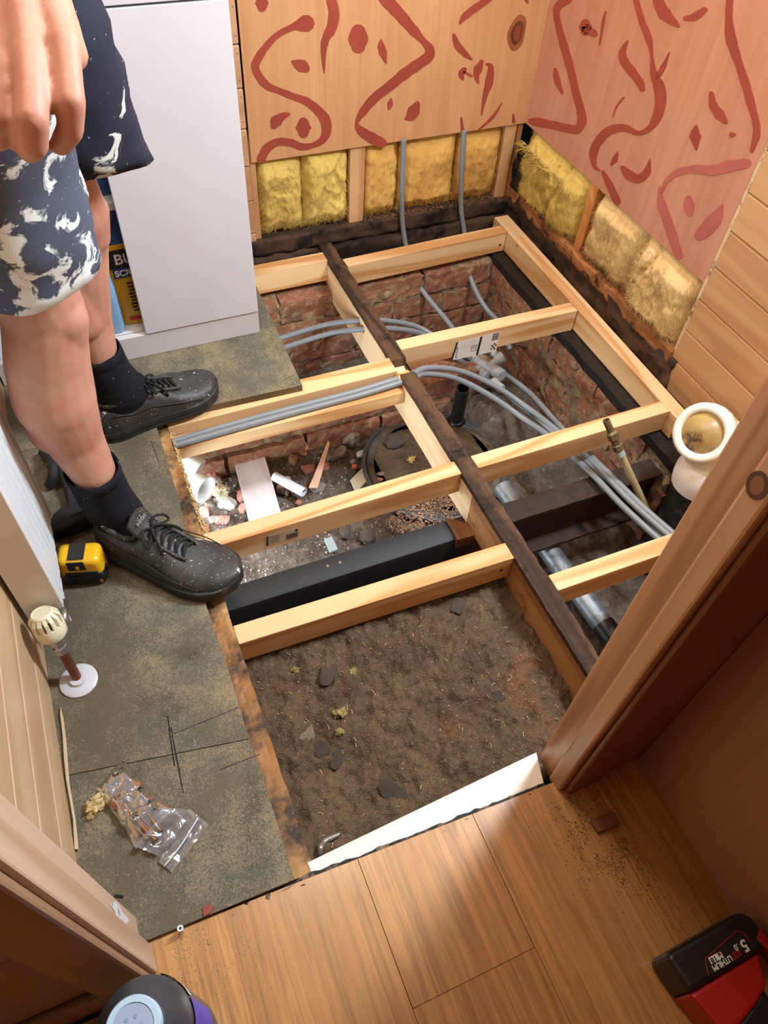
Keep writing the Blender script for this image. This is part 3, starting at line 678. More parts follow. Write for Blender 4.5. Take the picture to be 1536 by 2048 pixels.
Bn, ba, bb, bd, bn_ = noggin((461.5, 1253), (1013.5, 1084), .040, .066, NEW_X, 'thick pale pine noggin nearest the dirt-filled bay', x0=LJ1 + .0005, x1=JX0 - .0005)
C_, ca, cb, cdv, cn = noggin((948, 909.7), (1319, 802), .038, .063, NEW_X, 'pine noggin right of the joist, running toward the white pan connector', x0=JX1 + .0005, x1=RI - .0005)
D_, da, db, ddv, dn_ = noggin((1106, 1147), (1332.6, 1070), .038, .063, NEW_X, 'pine noggin partly hidden behind the right door post', x0=JX1 + .0005, x1=1.20)
E_, ea, eb, ed, en = noggin((798, 679), (1143.6, 604), .038, .066, NEW_X, 'pine noggin with a large white sticker below the top bay', x0=JX1 + .0005, x1=RI - .0005)
F_, fa, fb, fd, fn_ = noggin((695.7, 515.7), (990, 453), .038, .063, NEW_X, 'farthest pine noggin right of the joist, nearest the back wall', x0=JX1 + .0005, x1=RI - .0005)
H_, ha, hb_, hd, hn = noggin((515, 529), (650, 503), .042, .066, NEW_X, 'short pine noggin beside the white cabinet', x0=0.30, x1=JX0 - .0005)
G_, ga, gb, gd, gn = noggin((330, 824), (795, 711), .052, .045, NEW_X, 'wide pine noggin with two grey pipes lying along it', x0=LJ1 + .0005, x1=JX0 - .0005)
for par, (u, v), yy in ((F_, (1000, 490), None), (Bn, (1003, 1140), None)):
    base, dd, nn = (fa, fd, fn_) if par is F_ else (ba, bd, bn_)
    r = ray(u, v); pl = base + nn * (.038 if par is F_ else .040); c0 = V((0, 0, CAMZ)); t_ = (pl - c0).dot(nn) / r.dot(nn); screw(par, c0 + r * t_, nn)
for u, v in ((1062, 553),): pass
# rim board on the right
rm = empty('rim_joist', (1.21, 1.33, -.063), 'long new pine board along the right wall', 'timber')
m = MB(); m.hexa([(RI, .868, -.064), (RO - .003, .868, -.064), (RO + .010, 1.80, -.064), (RI + .003, 1.80, -.064), (RI, .868, 0), (RO - .003, .868, 0), (RO + .010, 1.80, 0), (RI + .003, 1.80, 0)])
m.build('beam', NEW_Y, rm, bevel=.0016)
for u, v in ((1034, 492), (1062, 520), (1228, 720), (1352, 640)):
    if u < 1300: screw(rm, gx(u, v, RI + (.0015 if v > 600 else .0028)), (-1, 0, 0))
# centre joist: rotten top over paler flanks
cj = empty('floor_joist', (.65, 1.0, -.112), 'old floor joist with blackened rotten top running up the middle', 'timber')
def cjf(p):
    top = p.z > -.004
    e = 0.0
    q = V(p)
    if top:
        q.z += -abs(fbm(p, 22)) * .005 + fbm(p, 60) * .0012
        if p.x < JX0 + .008: q.x += abs(fbm(V((0, p.y, 4)), 14)) * .006 if p.y > 1.0 else 0
        if p.x > JX1 - .008: q.x -= abs(fbm(V((7, p.y, 4)), 14)) * .008
        if 1.236 < p.y < 1.285: q.z -= .020
    else: q += V((fbm(p, 12) * .0012, 0, 0))
    return q
def cjm(c, n): return 0 if (c.z > -.012 or c.x > JX1 - .006) else (1 if c.y > .84 else 2)
m = MB(); m.gridbox((JX0, .262, -.112), (JX1, 1.826, 0), (6, 230, 8), cjf, cjm)
m.build('beam', [ROT_Y, OLDFACE_Y, pine('aged_joist_face_y', 'y', (186, 136, 82), (138, 90, 50), dirt=(70, 44, 26), dirt_amt=(.56, .7))], cj)
p0 = gz(815, 752, -.008)
def spl(p): return p + V((fbm(p, 50), fbm(p, 45), fbm(p, 70))) * .006
m = MB(); m.gridbox((JX0 - .004, 1.222, -.02), (JX0 + .030, 1.242, -.004), (6, 5, 3), spl); m.build('splintered_notch', pine('fresh_split', 'x', (226, 168, 92), (186, 118, 54), knots=False, bump=.8), cj)
# left joist below the chipboard edge
lj = empty('edge_joist', (.05, .75, -.11), 'stained brown joist along the cut chipboard edge', 'timber')
def ljf(p):
    q = V(p)
    if p.z > -.01: q.z -= abs(fbm(p, 30)) * .004
    if p.x > .05: q.x += fbm(V((0, p.y, p.z)), 20) * .003
    return q
def ljm(c, n): return 0
m = MB(); m.gridbox((0.018, .262, -.11), (LJ1, 1.30, -.0005), (5, 150, 6), ljf, ljm)
m.build('beam', [pine('orange_stained_joist', 'y', (200, 156, 98), (140, 92, 50), dirt=(58, 44, 33), dirt_amt=(.42, .60), dscale=12, knots=False)], lj)
# sawn white batten at the threshold
bt = empty('threshold_batten', (.26, .265, -.04), 'bright white sawn batten at the doorway threshold', 'timber')
q = [gz(614, 1725), gz(1073, 1504), gz(1088, 1566), gz(625, 1752)]
m = MB(); m.hexa([q[3] + V((0, 0, -.04)), q[2] + V((0, 0, -.04)), q[1] + V((0, 0, -.04)), q[0] + V((0, 0, -.04)), q[3], q[2], q[1], q[0]]); m.build('beam', PALE_X, bt, bevel=.0015)
# ---- dirt filled bay
def dfn(x, y):
    h = -.080 + .013 * fbm((x, y, 0), 9) + .011 * fbm((x, y, 2), 30, 5) + .005 * fbm((x, y, 5), 90, 3)
    h += .012 * max(0, 1 - abs(y - .30) / .10) + .006 * max(0, 1 - (x - .07) / .12) - .022 * max(0, (x - .5) / .13)
    return h
m = MB(); nx, ny = 170, 140
for j in range(ny + 1):
    for i in range(nx + 1):
        x = LJ1 + .002 + (JX0 - LJ1 - .003) * i / nx; y = .262 + .475 * j / ny; m.v.append(V((x, y, dfn(x, y))))
for j in range(ny):
    for i in range(nx):
        a = j * (nx + 1) + i; m.f.append((a, a + 1, a + nx + 2, a + nx + 1)); m.mi.append(0)
m.build('dirt_layer', SOIL, smooth=True, kind='stuff', label='loose brown dirt and dust filling the bay near the doorway', cat='dirt')
m = MB(); m.box((LJ1 + .001, .262, -.142), (JX0 - .001, .745, -.132)); m.build('bay_board', plain('bay_ply', (140, 92, 62), .8, var=.2), label='thin board under the dirt of the near bay', cat='board')
# ================================================================== GLASS WOOL
def batt(axis, a0, a1, z0, z1, mat, label, depth=.05, bulge=.012, seed=0, fold=None, cat='insulation', strands=0, fibre=1.0, lean=0.0):
    n1 = max(14, int((a1 - a0) / .0042)); n2 = max(14, int((z1 - z0) / .0042)); sd = V((seed * 3.1, seed * 1.7, seed))
    m = MB()
    def off(s, t, a, z):
        e = min(1, min(s, 1 - s) * 7) ** .6 * min(1, min(t * 6, (1 - t) * 3.4)) ** .8
        p = V((a, z, 0)) + sd
        o = bulge * e + .008 * fbm(p, 11, 4) + .008 * (1 - 2 * abs(noise.noise(V((p.x * 15, p.y * 5, seed)) + V((1, .6, 0)) * fbm(p, 9) * 1.3))) * fibre + .003 * fbm(V((p.x * 2.2, p.y * .8, seed)), 55, 4)
        if fold is not None: o -= .016 * math.exp(-((a - fold - .02 * math.sin(z * 20)) / .006) ** 2)
        return o * (.25 + .75 * e) - (1 - e) * .016
    def pos(s, t):
        a = a0 + (a1 - a0) * s; z = z0 + (z1 - z0) * t
        a2 = a + .004 * fbm(V((0, z, seed)), 30) * (1 if .01 < s < .99 else 0); z2 = z + (.010 * fbm(V((a, seed, 0)), 22) if t < .5 else 0)
        o = off(s, t, a, z) + lean * t * (1 - t)
        return V((a2, YB + .016 - o, z2)) if axis == 'b' else V((XR + .016 - o, a2, z2))
    for j in range(n2 + 1):
        for i in range(n1 + 1): m.v.append(pos(i / n1, j / n2))
    for j in range(n2):
        for i in range(n1): q = j * (n1 + 1) + i; m.f.append((q, q + 1, q + n1 + 2, q + n1 + 1)); m.mi.append(0)
    # back side
    bk = [V((a, YB + depth, z)) if axis == 'b' else V((XR + depth, a, z)) for a, z in ((a0, z0), (a1, z0), (a1, z1), (a0, z1))]
    b = len(m.v); m.v += bk; m.f.append((b, b + 3, b + 2, b + 1)); m.mi.append(0)
    m.f.append(tuple(range(0, n1 + 1)) + (b + 1, b)); m.f.append(tuple(n2 * (n1 + 1) + i for i in reversed(range(n1 + 1))) + (b + 3, b + 2))
    m.f.append(tuple(j * (n1 + 1) for j in reversed(range(n2 + 1))) + (b, b + 3)); m.f.append(tuple(j * (n1 + 1) + n1 for j in range(n2 + 1)) + (b + 2, b + 1)); m.mi += [0] * 4
    t = empty('insulation_batt', ((bk[0] + bk[1]) / 2), label, cat, 'glass wool batts in the walls')
    m.build('wool', mat, t, smooth=True)
    if strands:
        rnd = random.Random(seed); mm = MB(); nv = V((0, -1, 0)) if axis == 'b' else V((-1, 0, 0)); al = V((1, 0, 0)) if axis == 'b' else V((0, 1, 0))
        for k in range(strands * 9):
            s, tt = rnd.uniform(.02, .98), rnd.uniform(.03, .97); p = pos(s, tt); fl = noise.noise(V((s * 3.1, tt * 2.3, seed))) * 2.2 + rnd.gauss(0, .45)
            d = (al * math.sin(fl) - V((0, 0, math.cos(fl)))).normalized(); L_ = rnd.uniform(.006, .022)
            mm.tube([p - nv * .002, p + nv * rnd.uniform(.0005, .004) + d * L_ * .5, p + d * L_ + nv * rnd.uniform(-.003, .003)], [.00035, .0003, .00012], 3, cap=False, per=2)
        o = mm.build('loose_fibres', mat, t, smooth=True); o['kind'] = 'stuff'
    return t
batt('b', .472, .5965, .036, .275, INS_Y, 'yellow glass wool batt beside the white cabinet, leftmost on the back wall', seed=1, strands=120, bulge=.015)
batt('b', .5975, .730, .036, .275, INS_Y, 'bright yellow glass wool batt left of the pine stud', seed=2, strands=120, bulge=.016)
batt('b', .776, .880, .034, .275, INS_B, 'narrow amber glass wool batt between stud and first grey pipe', seed=3, strands=60, fibre=.4)
batt('b', .884, 1.062, .034, .275, INS_B, 'square amber glass wool batt between the two wall pipes', seed=4, strands=80, fibre=.4)
batt('b', 1.066, 1.206, .034, .275, INS_B, 'amber glass wool batt right of the second wall pipe', seed=5, strands=60, fibre=.4)
batt('r', 1.494, 1.832, .050, .275, INS_Y, 'shaggy yellow glass wool batt in the wall corner', seed=6, strands=500, bulge=.028, fold=1.62, lean=.012)
batt('r', 1.2585, 1.461, .056, .275, INS_R, 'straw-coloured glass wool batt right of the split stud', seed=7, strands=260, bulge=.018)
batt('r', 1.030, 1.2575, .044, .275, INS_R, 'thick straw glass wool batt beside the pine cladding', seed=8, strands=320, bulge=.024, fold=1.21)
# crumbs of rotten wood along the sole plates
m = MB(); rn = random.Random(77)
for k in range(1500):
    if rn.random() < .6: p = V((rn.uniform(.775, 1.20), YB + rn.uniform(-.004, .022), .036 + abs(rn.gauss(0, .004))))
    else: p = V((XR + rn.uniform(-.012, .015), rn.uniform(1.03, 1.80), .066 + abs(rn.gauss(0, .004))))
    d = V((rn.uniform(-1, 1), rn.uniform(-1, 1), rn.uniform(-.5, .5))).normalized(); e = d.orthogonal().normalized(); L_ = rn.uniform(.002, .007)
    m.add([p, p + d * L_, p + d * L_ * .6 + e * .0016, p + V((0, 0, .0016))], [(0, 1, 3), (1, 2, 3), (2, 0, 3), (0, 1, 2)], rn.choice((0, 0, 1)))
m.build('rot_crumbs', [plain('crumb_tan', (168, 122, 74), .9, var=.2), plain('crumb_dark', (74, 50, 32), .9)], label='crumbs of rotten wood lying along the wall plates', cat='debris', kind='stuff')
# hanging tuft at the corner
m = MB()
rnd = random.Random(5)
for k in range(150):
    s = rnd.random(); p = gx(1042 + 60 * s, 288 + 60 * s, XR - .016 - rnd.random() * .015) + V((0, 0, rnd.uniform(-.012, .012)))
    d = V((rnd.uniform(-.3, .1), rnd.uniform(.2, 1.0), rnd.uniform(-.5, .3))); m.tube([p, p + d * .018, p + d * .036 + V((0, 0, -.006))], [.0014, .001, .0004], 4, per=3)
o = m.build('insulation_tuft', INS_Y, smooth=True, label='shaggy yellow wool tuft curling out at the wall corner', cat='insulation', kind='stuff')
# ================================================================== PIPES
def pth(l): return [gz(*p) if isinstance(p, tuple) else p for p in l]
def pipe(l, label, r=.0075, mat=None, group='grey plastic water pipes', name='water_pipe', seg=12):
    m = MB(); m.tube(pth(l), r, seg, per=7); return m.build(name, mat or GREY_PL, smooth=True, label=label, cat='pipe', group=group, ang=50)
pipe([V((.877, YB - .012, .262)), V((.884, YB - .012, .12)), V((.890, YB - .014, .03)), V((.90, YB - .035, -.05)), (826, 545, -.105), (850, 588, -.145), (893, 640, -.19), (930, 688, -.225), (962, 722, -.245)], 'grey pipe down the back wall, left of the two')
pipe([V((1.060, YB - .012, .262)), V((1.072, YB - .012, .12)), V((1.084, YB - .014, .03)), V((1.098, YB - .036, -.05)), (934, 530, -.10), (950, 578, -.145), (973, 618, -.18), (1003, 652, -.215), (1020, 700, -.25)], 'grey pipe down the back wall, right of the two')
h3 = gx(717, 641, JX0); h4 = gx(726, 658, JX0)
pipe([(470, 705, -.15), (565, 675, -.12), (650, 650, -.09), V((JX0 - .003, h3.y, h3.z)), V((JX1 + .003, h3.y - .003, h3.z - .006)), (830, 652, -.11), (890, 686, -.15), (950, 722, -.215)], 'grey pipe through the upper hole in the joist')
pipe([(490, 722, -.16), (578, 692, -.13), (660, 667, -.10), V((JX0 - .003, h4.y, h4.z)), V((JX1 + .003, h4.y - .003, h4.z - .006)), (840, 666, -.125), (890, 700, -.17), (950, 740, -.24)], 'grey pipe through the lower hole in the joist')
for hp in (h3, h4):
    m = MB(); m.lathe([(.0105, 0), (.0105, .0008), (0, .0008)], V((JX0 + .0006, hp.y, hp.z)), (-1, 0, 0), 14); m.build('pipe_hole', HOLE, cj)
zg = -.024 + .0078
m = MB(); m.box((LJ1 + .001, 1.196, -.060), (JX0 - .001, 1.236, -.0245)); m.build('ledger_strip', NEW_X, G_, bevel=.0014)
yg = lambda x: 1.229 + .012 * (x - .1)
pipe([V((.068, 1.213, zg)), V((.2, 1.221, zg)), V((.35, 1.226, zg)), V((.5, 1.229, zg)), V((.60, 1.232, zg + .004)), V((.66, 1.236, -.010)), (856, 736, -.03), (920, 742, -.07), (990, 772, -.115), (1050, 812, -.15), (1110, 858, -.13), (1190, 930, -.095), (1260, 1002, -.092), (1345, 1078, -.095)], 'grey pipe along the noggin, farther of the pair')
pipe([V((.068, 1.199, zg)), V((.2, 1.206, zg)), V((.35, 1.211, zg)), V((.5, 1.214, zg)), V((.60, 1.218, zg + .003)), V((.66, 1.224, -.014)), (852, 748, -.04), (915, 758, -.085), (985, 794, -.135), (1045, 836, -.165), (1100, 874, -.14), (1178, 942, -.097), (1245, 1012, -.092), (1330, 1090, -.097)], 'grey pipe along the noggin, nearer of the pair')
pipe([(1000, 742, -.215), (1055, 782, -.20), (1110, 842, -.14), (1160, 892, -.098), (1218, 948, -.092), (1290, 1018, -.092), (1350, 1070, -.095)], 'grey pipe running off the tee fitting toward the doorway')
pipe([(965, 748, -.235), (1010, 785, -.225), (1080, 842, -.155), (1140, 897, -.115), (1206, 950, -.098), (1275, 1016, -.104), (1338, 1088, -.112)], 'grey pipe below the inline coupler')
def fitting(parts, label, name='pipe_fitting'):
    t = empty(name, gz(*parts[0][0]) - V((0, 0, .02)), label, 'fitting', 'grey pipe fittings')
    for k, (a, b, r, ne) in enumerate(parts):
        pa, pb_ = gz(*a), gz(*b); d = pb_ - pa; L_ = d.length
        m = MB(); m.lathe([(0, 0), (r * .9, 0), (r, .002), (r, L_ - .002), (r * .9, L_), (0, L_)], pa, d, 20); m.build(ne, GREY_FIT, t, smooth=True, ang=40)
    return t
fitting([((944, 716, -.215), (1000, 748, -.205), .014, 'body'), ((938, 712, -.216), (952, 721, -.213), .018, 'collar'), ((986, 738, -.208), (1004, 752, -.204), .018, 'collar'), ((976, 735, -.205), (1003, 714, -.188), .012, 'branch'), ((992, 722, -.196), (1008, 712, -.182), .017, 'end_cap'), ((985, 712, -.190), (992, 703, -.182), .009, 'lug')], 'grey push-fit tee fitting under the sticker noggin')
fitting([((958, 738, -.222), (975, 752, -.218), .013, 'body'), ((956, 737, -.222), (962, 742, -.220), .015, 'collar')], 'small grey coupler left of the tee fitting')
fitting([((986, 764, -.215), (1004, 778, -.212), .013, 'body'), ((985, 763, -.215), (991, 768, -.214), .015, 'collar')], 'small grey coupler below the tee fitting')
for k, (ux, uy, z) in enumerate(((1118, 864, -.18), (1192, 936, -.2))): pass
# cream riser with brass compression joint
t = empty('water_riser', gz(1300, 1035, -.19), 'cream plastic riser pipe topped by a brass compression joint', 'pipe')
pa, pb_ = gz(1303, 1040, -.20), gz(1238, 900, .0); d = (pb_ - pa)
m = MB(); m.tube([pa, pb_], .0085, 14, smooth=False); m.build('cream_pipe', plain('cream_pipe', (196, 178, 132), .45, var=.1), t, smooth=True, ang=40)
BRASS = plain('dirty_brass', (140, 120, 84), .5, metal=.5, var=.2, dirt=(88, 78, 62), dirt_amt=(.45, .65), dscale=60)
ax = (gz(1212, 840, .065) - gz(1238, 900, .0)).normalized(); L_ = (gz(1212, 840, .065) - gz(1238, 900, .0)).length
m = MB(); m.lathe([(.010, -.016), (.010, 0)], pb_, ax, 14); m.build('grey_sleeve', GREY_FIT, t)
m = MB(); m.lathe([(0, 0), (.011, 0), (.013, .003), (.013, .015), (.0105, .017), (.0105, .03), (.0135, .032), (.0135, .047), (.011, .05), (.0085, .052), (.0085, L_), (.0065, L_), (.0065, L_ - .02), (0, L_ - .02)], pb_, ax, 8); m.build('brass_nut', BRASS, t)
# galvanised conduit
t = empty('galvanised_pipe', gz(1150, 1180, -.31), 'fat galvanised steel pipe lying in the right-hand bay', 'pipe')
pa, pb_ = gz(1005, 975, -.28), gz(1212, 1258, -.28)
m = MB(); m.tube([pa, pb_], .026, 24, smooth=False); m.build('steel_tube', GALV, t, smooth=True, ang=40)
m = MB(); m.tube([pb_ - (pb_ - pa).normalized() * .012, pb_ + (pb_ - pa).normalized() * .03], .0275, 24, smooth=False); m.build('black_end', BLACK, t, smooth=True, ang=40)
# black upright waste pipe
t = empty('waste_pipe', gz(912, 848, -.34), 'black upright waste pipe stub behind the joist', 'pipe')
a, b = gz(911, 850, -.345), gz(926, 776, -.17); L_ = (b - a).length
m = MB(); m.lathe([(.019, 0), (.019, L_), (.016, L_), (.016, L_ - .05), (0, L_ - .05)], a, b - a, 24); m.build('tube', BLACK, t, smooth=True, ang=40)
m = MB(); m.lathe([(.026, -.01), (.027, .02), (.022, .03), (.019, .032)], a, b - a, 24); m.build('socket', BLACK, t, smooth=True, ang=40)
# ---- soil stack and white pan connector
t = empty('soil_pipe', (1.165, .715, -.36), 'thick black soil pipe under the white connector', 'pipe')
S0 = V((1.166, .722, -.045)); S1 = V((1.156, .705, -.36))
m = MB(); m.lathe([(.054, 0), (.054, .28), (.058, .282), (.058, .31)], S1, S0 - S1, 36); m.build('tube', plain('soil_black', (30, 28, 27), .5, dirt=(92, 84, 72), dirt_amt=(.55, .75), dscale=20), t, smooth=True, ang=40)
t = empty('pan_connector', (1.15, .72, -.09), 'yellowed white toilet pan connector elbow beside the right post', 'connector')
PANW = plain('aged_white_plastic', (238, 230, 204), .4, var=.05, dirt=(176, 148, 92), dirt_amt=(.58, .80), dscale=14)
O0 = gz(1404, 866, .090); nrm = V((-.84, -.20, .50)).normalized()
cen = [O0 + nrm * .0, O0 - nrm * .035, O0 - nrm * .065 + V((0, 0, -.004)), V((1.182, .738, .052)), V((1.180, .735, .03)), V((1.172, .728, .01)), S0 + V((.002, .002, .03))]
m = MB(); m.tube(cen[1:], [.057, .056, .057, .058, .056, .056], 36, cap=False, per=7); m.build('elbow', PANW, t, smooth=True)
m = MB(); m.lathe([(.046, -.002), (.0455, -.06), (.042, -.082), (.030, -.098), (.012, -.105), (0, -.106)], O0, nrm, 32); m.build('inner_bore', plain('stained_bore', (206, 170, 104), .4, var=.2, dirt=(74, 46, 28), dirt_amt=(.5, .62), dscale=16), t, smooth=True)
m = MB(); m.lathe([(.046, -.03), (.045, -.002), (.048, .004), (.056, .006), (.063, .003), (.066, -.006), (.066, -.026), (.060, -.032), (.056, -.034)], O0, nrm, 40); m.build('rim', plain('rim_white', (242, 238, 222), .4, var=.03, dirt=(120, 96, 60), dirt_amt=(.66, .74), dscale=26), t, smooth=True, ang=50)
m = MB(); m.lathe([(.0455, -.034), (.041, -.030), (.041, -.026), (.0455, -.022)], O0, nrm, 36); m.build('rubber_seal', plain('dirty_seal', (72, 50, 34), .6, var=.3), t, smooth=True)
m = MB(); m.tube([O0 - nrm * .05 + V((0.0, -.012, -.030)), O0 - nrm * .075 + V((0, -.005, -.040))], [.026, .022], 16, smooth=False); m.build('rusty_sludge', plain('sludge', (92, 54, 30), .5, var=.3, bump=.6, bscale=80), t, smooth=True)
ctr = S0 + V((.001, .001, .0)); axd = V((.02, .06, 1))
m = MB(); m.lathe([(.058, -.022), (.063, -.020), (.066, .0), (.066, .022), (.060, .044), (.056, .050)], ctr, axd, 40); m.build('lower_collar', plain('pinkish_white', (232, 222, 212), .45, var=.04, dirt=(140, 120, 92), dirt_amt=(.66, .76), dscale=30), t, smooth=True, ang=50)
# yellow sticker wrapped round the elbow
LB = plain('yellow_sticker', (224, 196, 92), .45)
axu = nrm.orthogonal()
def arcband(o, ax, r, h0, h1, ref, a0, a1, mat, nm, par, n=12):
    ax = V(ax).normalized(); rf = (V(ref) - ax * V(ref).dot(ax)).normalized(); s2 = ax.cross(rf)
    m = MB(); vs = []
    for i in range(n + 1):
        a = math.radians(a0 + (a1 - a0) * i / n); dv = rf * math.cos(a) + s2 * math.sin(a)
        vs += [o + ax * h0 + dv * r, o + ax * h1 + dv * r]
    m.add(vs, [(2 * i, 2 * i + 2, 2 * i + 3, 2 * i + 1) for i in range(n)])
    return m.build(nm, mat, par, smooth=True)
toc = (V((0, 0, CAMZ)) - O0)
arcband(O0, nrm, .0585, -.070, -.044, V((0, -.1, 1)), -36, 44, LB, 'sticker', t)
for i in range(9): arcband(O0, nrm, .0589, -.068, -.054, V((0, -.1, 1)), 20 - i * 4.2, 20 - i * 4.2 - (1.2 if i % 3 else 2.4), INK, 'barcode_bar', t, 2)
# ================================================================== STICKERS ON THE TIMBERS
def onface(u, v, base, n, wd):
    r = ray(u, v); c0 = V((0, 0, CAMZ)); pl = base + n * wd; return c0 + r * ((pl - c0).dot(n) / r.dot(n))
def sticker(par, quad, base, n, wd, mat, nm, lift):
    m = MB(); m.prism([onface(u, v, base, n, wd) + n * lift for u, v in quad], n * .0002); return m.build(nm, mat, par)
s1 = sticker(E_, [(901, 721), (913, 684), (1000, 663), (992, 702)], ea, en, .038, CARD, 'sticker', .0004)
def lerpq(q, s, t):
    a = (q[1][0] + (q[2][0] - q[1][0]) * s, q[1][1] + (q[2][1] - q[1][1]) * s); b = (q[0][0] + (q[3][0] - q[0][0]) * s, q[0][1] + (q[3][1] - q[0][1]) * s)
    return (a[0] + (b[0] - a[0]) * t, a[1] + (b[1] - a[1]) * t)
Q1 = [(901, 721), (913, 684), (1000, 663), (992, 702)]
def spatch(Q, par, base, n, wd, s0, t0, s1_, t1, mat=INK, nm='print_bar'):
    sticker(par, [lerpq(Q, s0, t1), lerpq(Q, s0, t0), lerpq(Q, s1_, t0), lerpq(Q, s1_, t1)], base, n, wd, mat, nm, .0008)
spatch(Q1, E_, ea, en, .038, .0, 0, .04, 1); spatch(Q1, E_, ea, en, .038, .55, .02, .60, .98)
for i in range(8): spatch(Q1, E_, ea, en, .038, .84 + .012 * 0, .04 + .045 * i, .985, .04 + .045 * i + (.018 if i % 3 else .03))
for s_, t_ in ((.86, .62), (.91, .55), (.90, .70), (.95, .64), (.86, .78), (.93, .80)): spatch(Q1, E_, ea, en, .038, s_, t_, s_ + .035, t_ + .08)
for i in range(6): spatch(Q1, E_, ea, en, .038, .16 + .055 * i, .10, .164 + .055 * i, .52, plain('print_grey', (170, 166, 158), .6))
for (a, b, c, d) in ((.40, .42, .52, .44), (.40, .70, .52, .72), (.40, .42, .41, .72), (.51, .42, .52, .72), (.44, .5, .455, .58), (.475, .5, .49, .58)): spatch(Q1, E_, ea, en, .038, a, b, c, d)
p0 = onface(*lerpq(Q1, .125, .93), ea, en, .038) + en * .0008; p1_ = onface(*lerpq(Q1, .125, .1), ea, en, .038)
text('size_text', '47 X 75 MM', .0075, p0, V((0, 0, 1)), -ed, INK, E_)
Q2 = [(533, 1092), (533, 1072), (597, 1055), (597, 1073)]
sticker(A, Q2, aa, an, .038, plain('old_paper', (196, 178, 156), .6), 'sticker', .0004)
spatch(Q2, A, aa, an, .038, 0, 0, .05, 1)
for i in range(9): spatch(Q2, A, aa, an, .038, .62 + .04 * i, .42, .62 + .04 * i + (.015 if i % 2 else .026), .9)
for i in range(5): spatch(Q2, A, aa, an, .038, .10, .14 + .15 * i, .42, .18 + .15 * i, plain('print_brown', (120, 104, 90), .6))
spatch(Q2, A, aa, an, .038, .9, .08, .97, .3)
# ================================================================== CABINET
CX0, CX1, CY, CYB = XL + .004, .350, 1.472, 1.834
cb = empty('bathroom_cabinet', ((CX0 + CX1) / 2, 1.65, ZC), 'white floor cabinet with one door, against the back wall', 'cabinet')
DZ0, DZ1 = .082, .732
def cbox(a, b, nm, mat=WHITE, bev=.001, par=None):
    m = MB(); m.box(a, b); return m.build(nm, mat, par or cb, bevel=bev)
cbox((CX1 - .016, CY + .019, .0185), (CX1, CYB, .93), 'side_panel'); cbox((CX0, CY + .019, .0185), (CX0 + .016, CYB, .93), 'side_panel')
cbox((CX0 + .016, CY + .019, DZ0 - .016), (CX1 - .016, CYB - .01, DZ0), 'bottom_panel', WHITE_D); cbox((CX0 + .016, CYB - .009, DZ0), (CX1 - .016, CYB - .002, .93), 'back_panel')
cbox((CX0 + .016, CY + .03, .372), (CX1 - .016, CYB - .01, .388), 'shelf'); cbox((CX0, CY, .9305), (CX1 + .003, CYB, .95), 'worktop')
cbox((CX0, CY + .003, .0185), (CX1 + .001, CY + .018, DZ0 - .003), 'plinth', WHITE_D)
cbox((.083, CY, DZ0), (CX1 + .001, CY + .018, DZ1), 'door'); cbox((CX0, CY, DZ1 + .004), (CX1 + .001, CY + .018, .928), 'drawer_front')
def bottle_flat(name, c, w_, d_, prof, label, mats):
    """rounded-rectangle bottle from (height, scale) rings"""
    t = empty(name, c, label, 'bottle')
    def ring(z, s):
        out = []
        for i in range(28):
            a = 2 * math.pi * i / 28; ca, sa = math.cos(a), math.sin(a)
            out.append(V(c) + V((math.copysign(abs(ca) ** .5, ca) * w_ * s, math.copysign(abs(sa) ** .5, sa) * d_ * s, z)))
        return out
    for nm, ps, mt in prof:
        m = MB(); m.loft([ring(z, s) for z, s in ps]); m.build(nm, mt, t, smooth=True, ang=50)
    return t
YEL = plain('yellow_bottle', (232, 178, 30), .35); BLU = plain('blue_cap', (28, 84, 150), .35)
bc = gz(268, 648, DZ0 + .001); bc = V((bc.x + .014, CY + .075, DZ0 + .0005))
bt_ = bottle_flat('cleaner_bottle', bc, .045, .03, [('body', [(0, .94), (.004, 1), (.19, 1), (.205, .95)], YEL), ('shoulder', [(.205, .95), (.215, .93), (.25, .72), (.285, .5)], BLU), ('trigger_cap', [(.285, .42), (.33, .42), (.335, .36)], BLU)], 'yellow cleaner bottle with blue top behind the cabinet door', None)
fy = bc.y - .0305
m = MB(); m.box((bc.x - .036, fy - .0004, bc.z + .150), (bc.x + .040, fy, bc.z + .194)); m.build('label_panel', INK, bt_)
m = MB(); m.box((bc.x - .030, fy - .0006, bc.z + .126), (bc.x + .040, fy, bc.z + .150)); m.build('label_panel', plain('label_blue', (34, 60, 130), .4), bt_)
WHP = plain('print_white', (240, 240, 238), .5)
text('label_text', 'BUG', .034, (bc.x - .022, fy - .0009, bc.z + .160), (1, 0, 0), (0, 0, 1), WHP, bt_, bold=.0006)
text('label_text', 'SCRUB', .020, (bc.x - .027, fy - .0010, bc.z + .131), (1, 0, 0), (0, 0, 1), WHP, bt_, bold=.0005)
for i in range(9):
    m = MB(); m.box((bc.x - .008 + .001 * (i % 3), fy - .0004, bc.z + .108 - .009 * i), (bc.x + .034, fy, bc.z + .112 - .009 * i)); m.build('label_line', INK, bt_)
m = MB(); m.box((bc.x - .02, fy - .0004, bc.z + .012), (bc.x + .042, fy, bc.z + .022)); m.build('label_panel', plain('label_red', (196, 40, 36), .4), bt_)
lc = V((bc.x - .062, bc.y - .03, DZ0 + .0005))
bottle_flat('cleaner_bottle', lc, .028, .024, [('body', [(0, .9), (.005, 1), (.12, 1), (.16, .8), (.19, .5)], plain('pale_blue_bottle', (132, 176, 214), .3)), ('trigger_cap', [(.19, .42), (.23, .42), (.235, .3)], WHP)], 'pale blue bottle left of the yellow one in the cabinet', None)
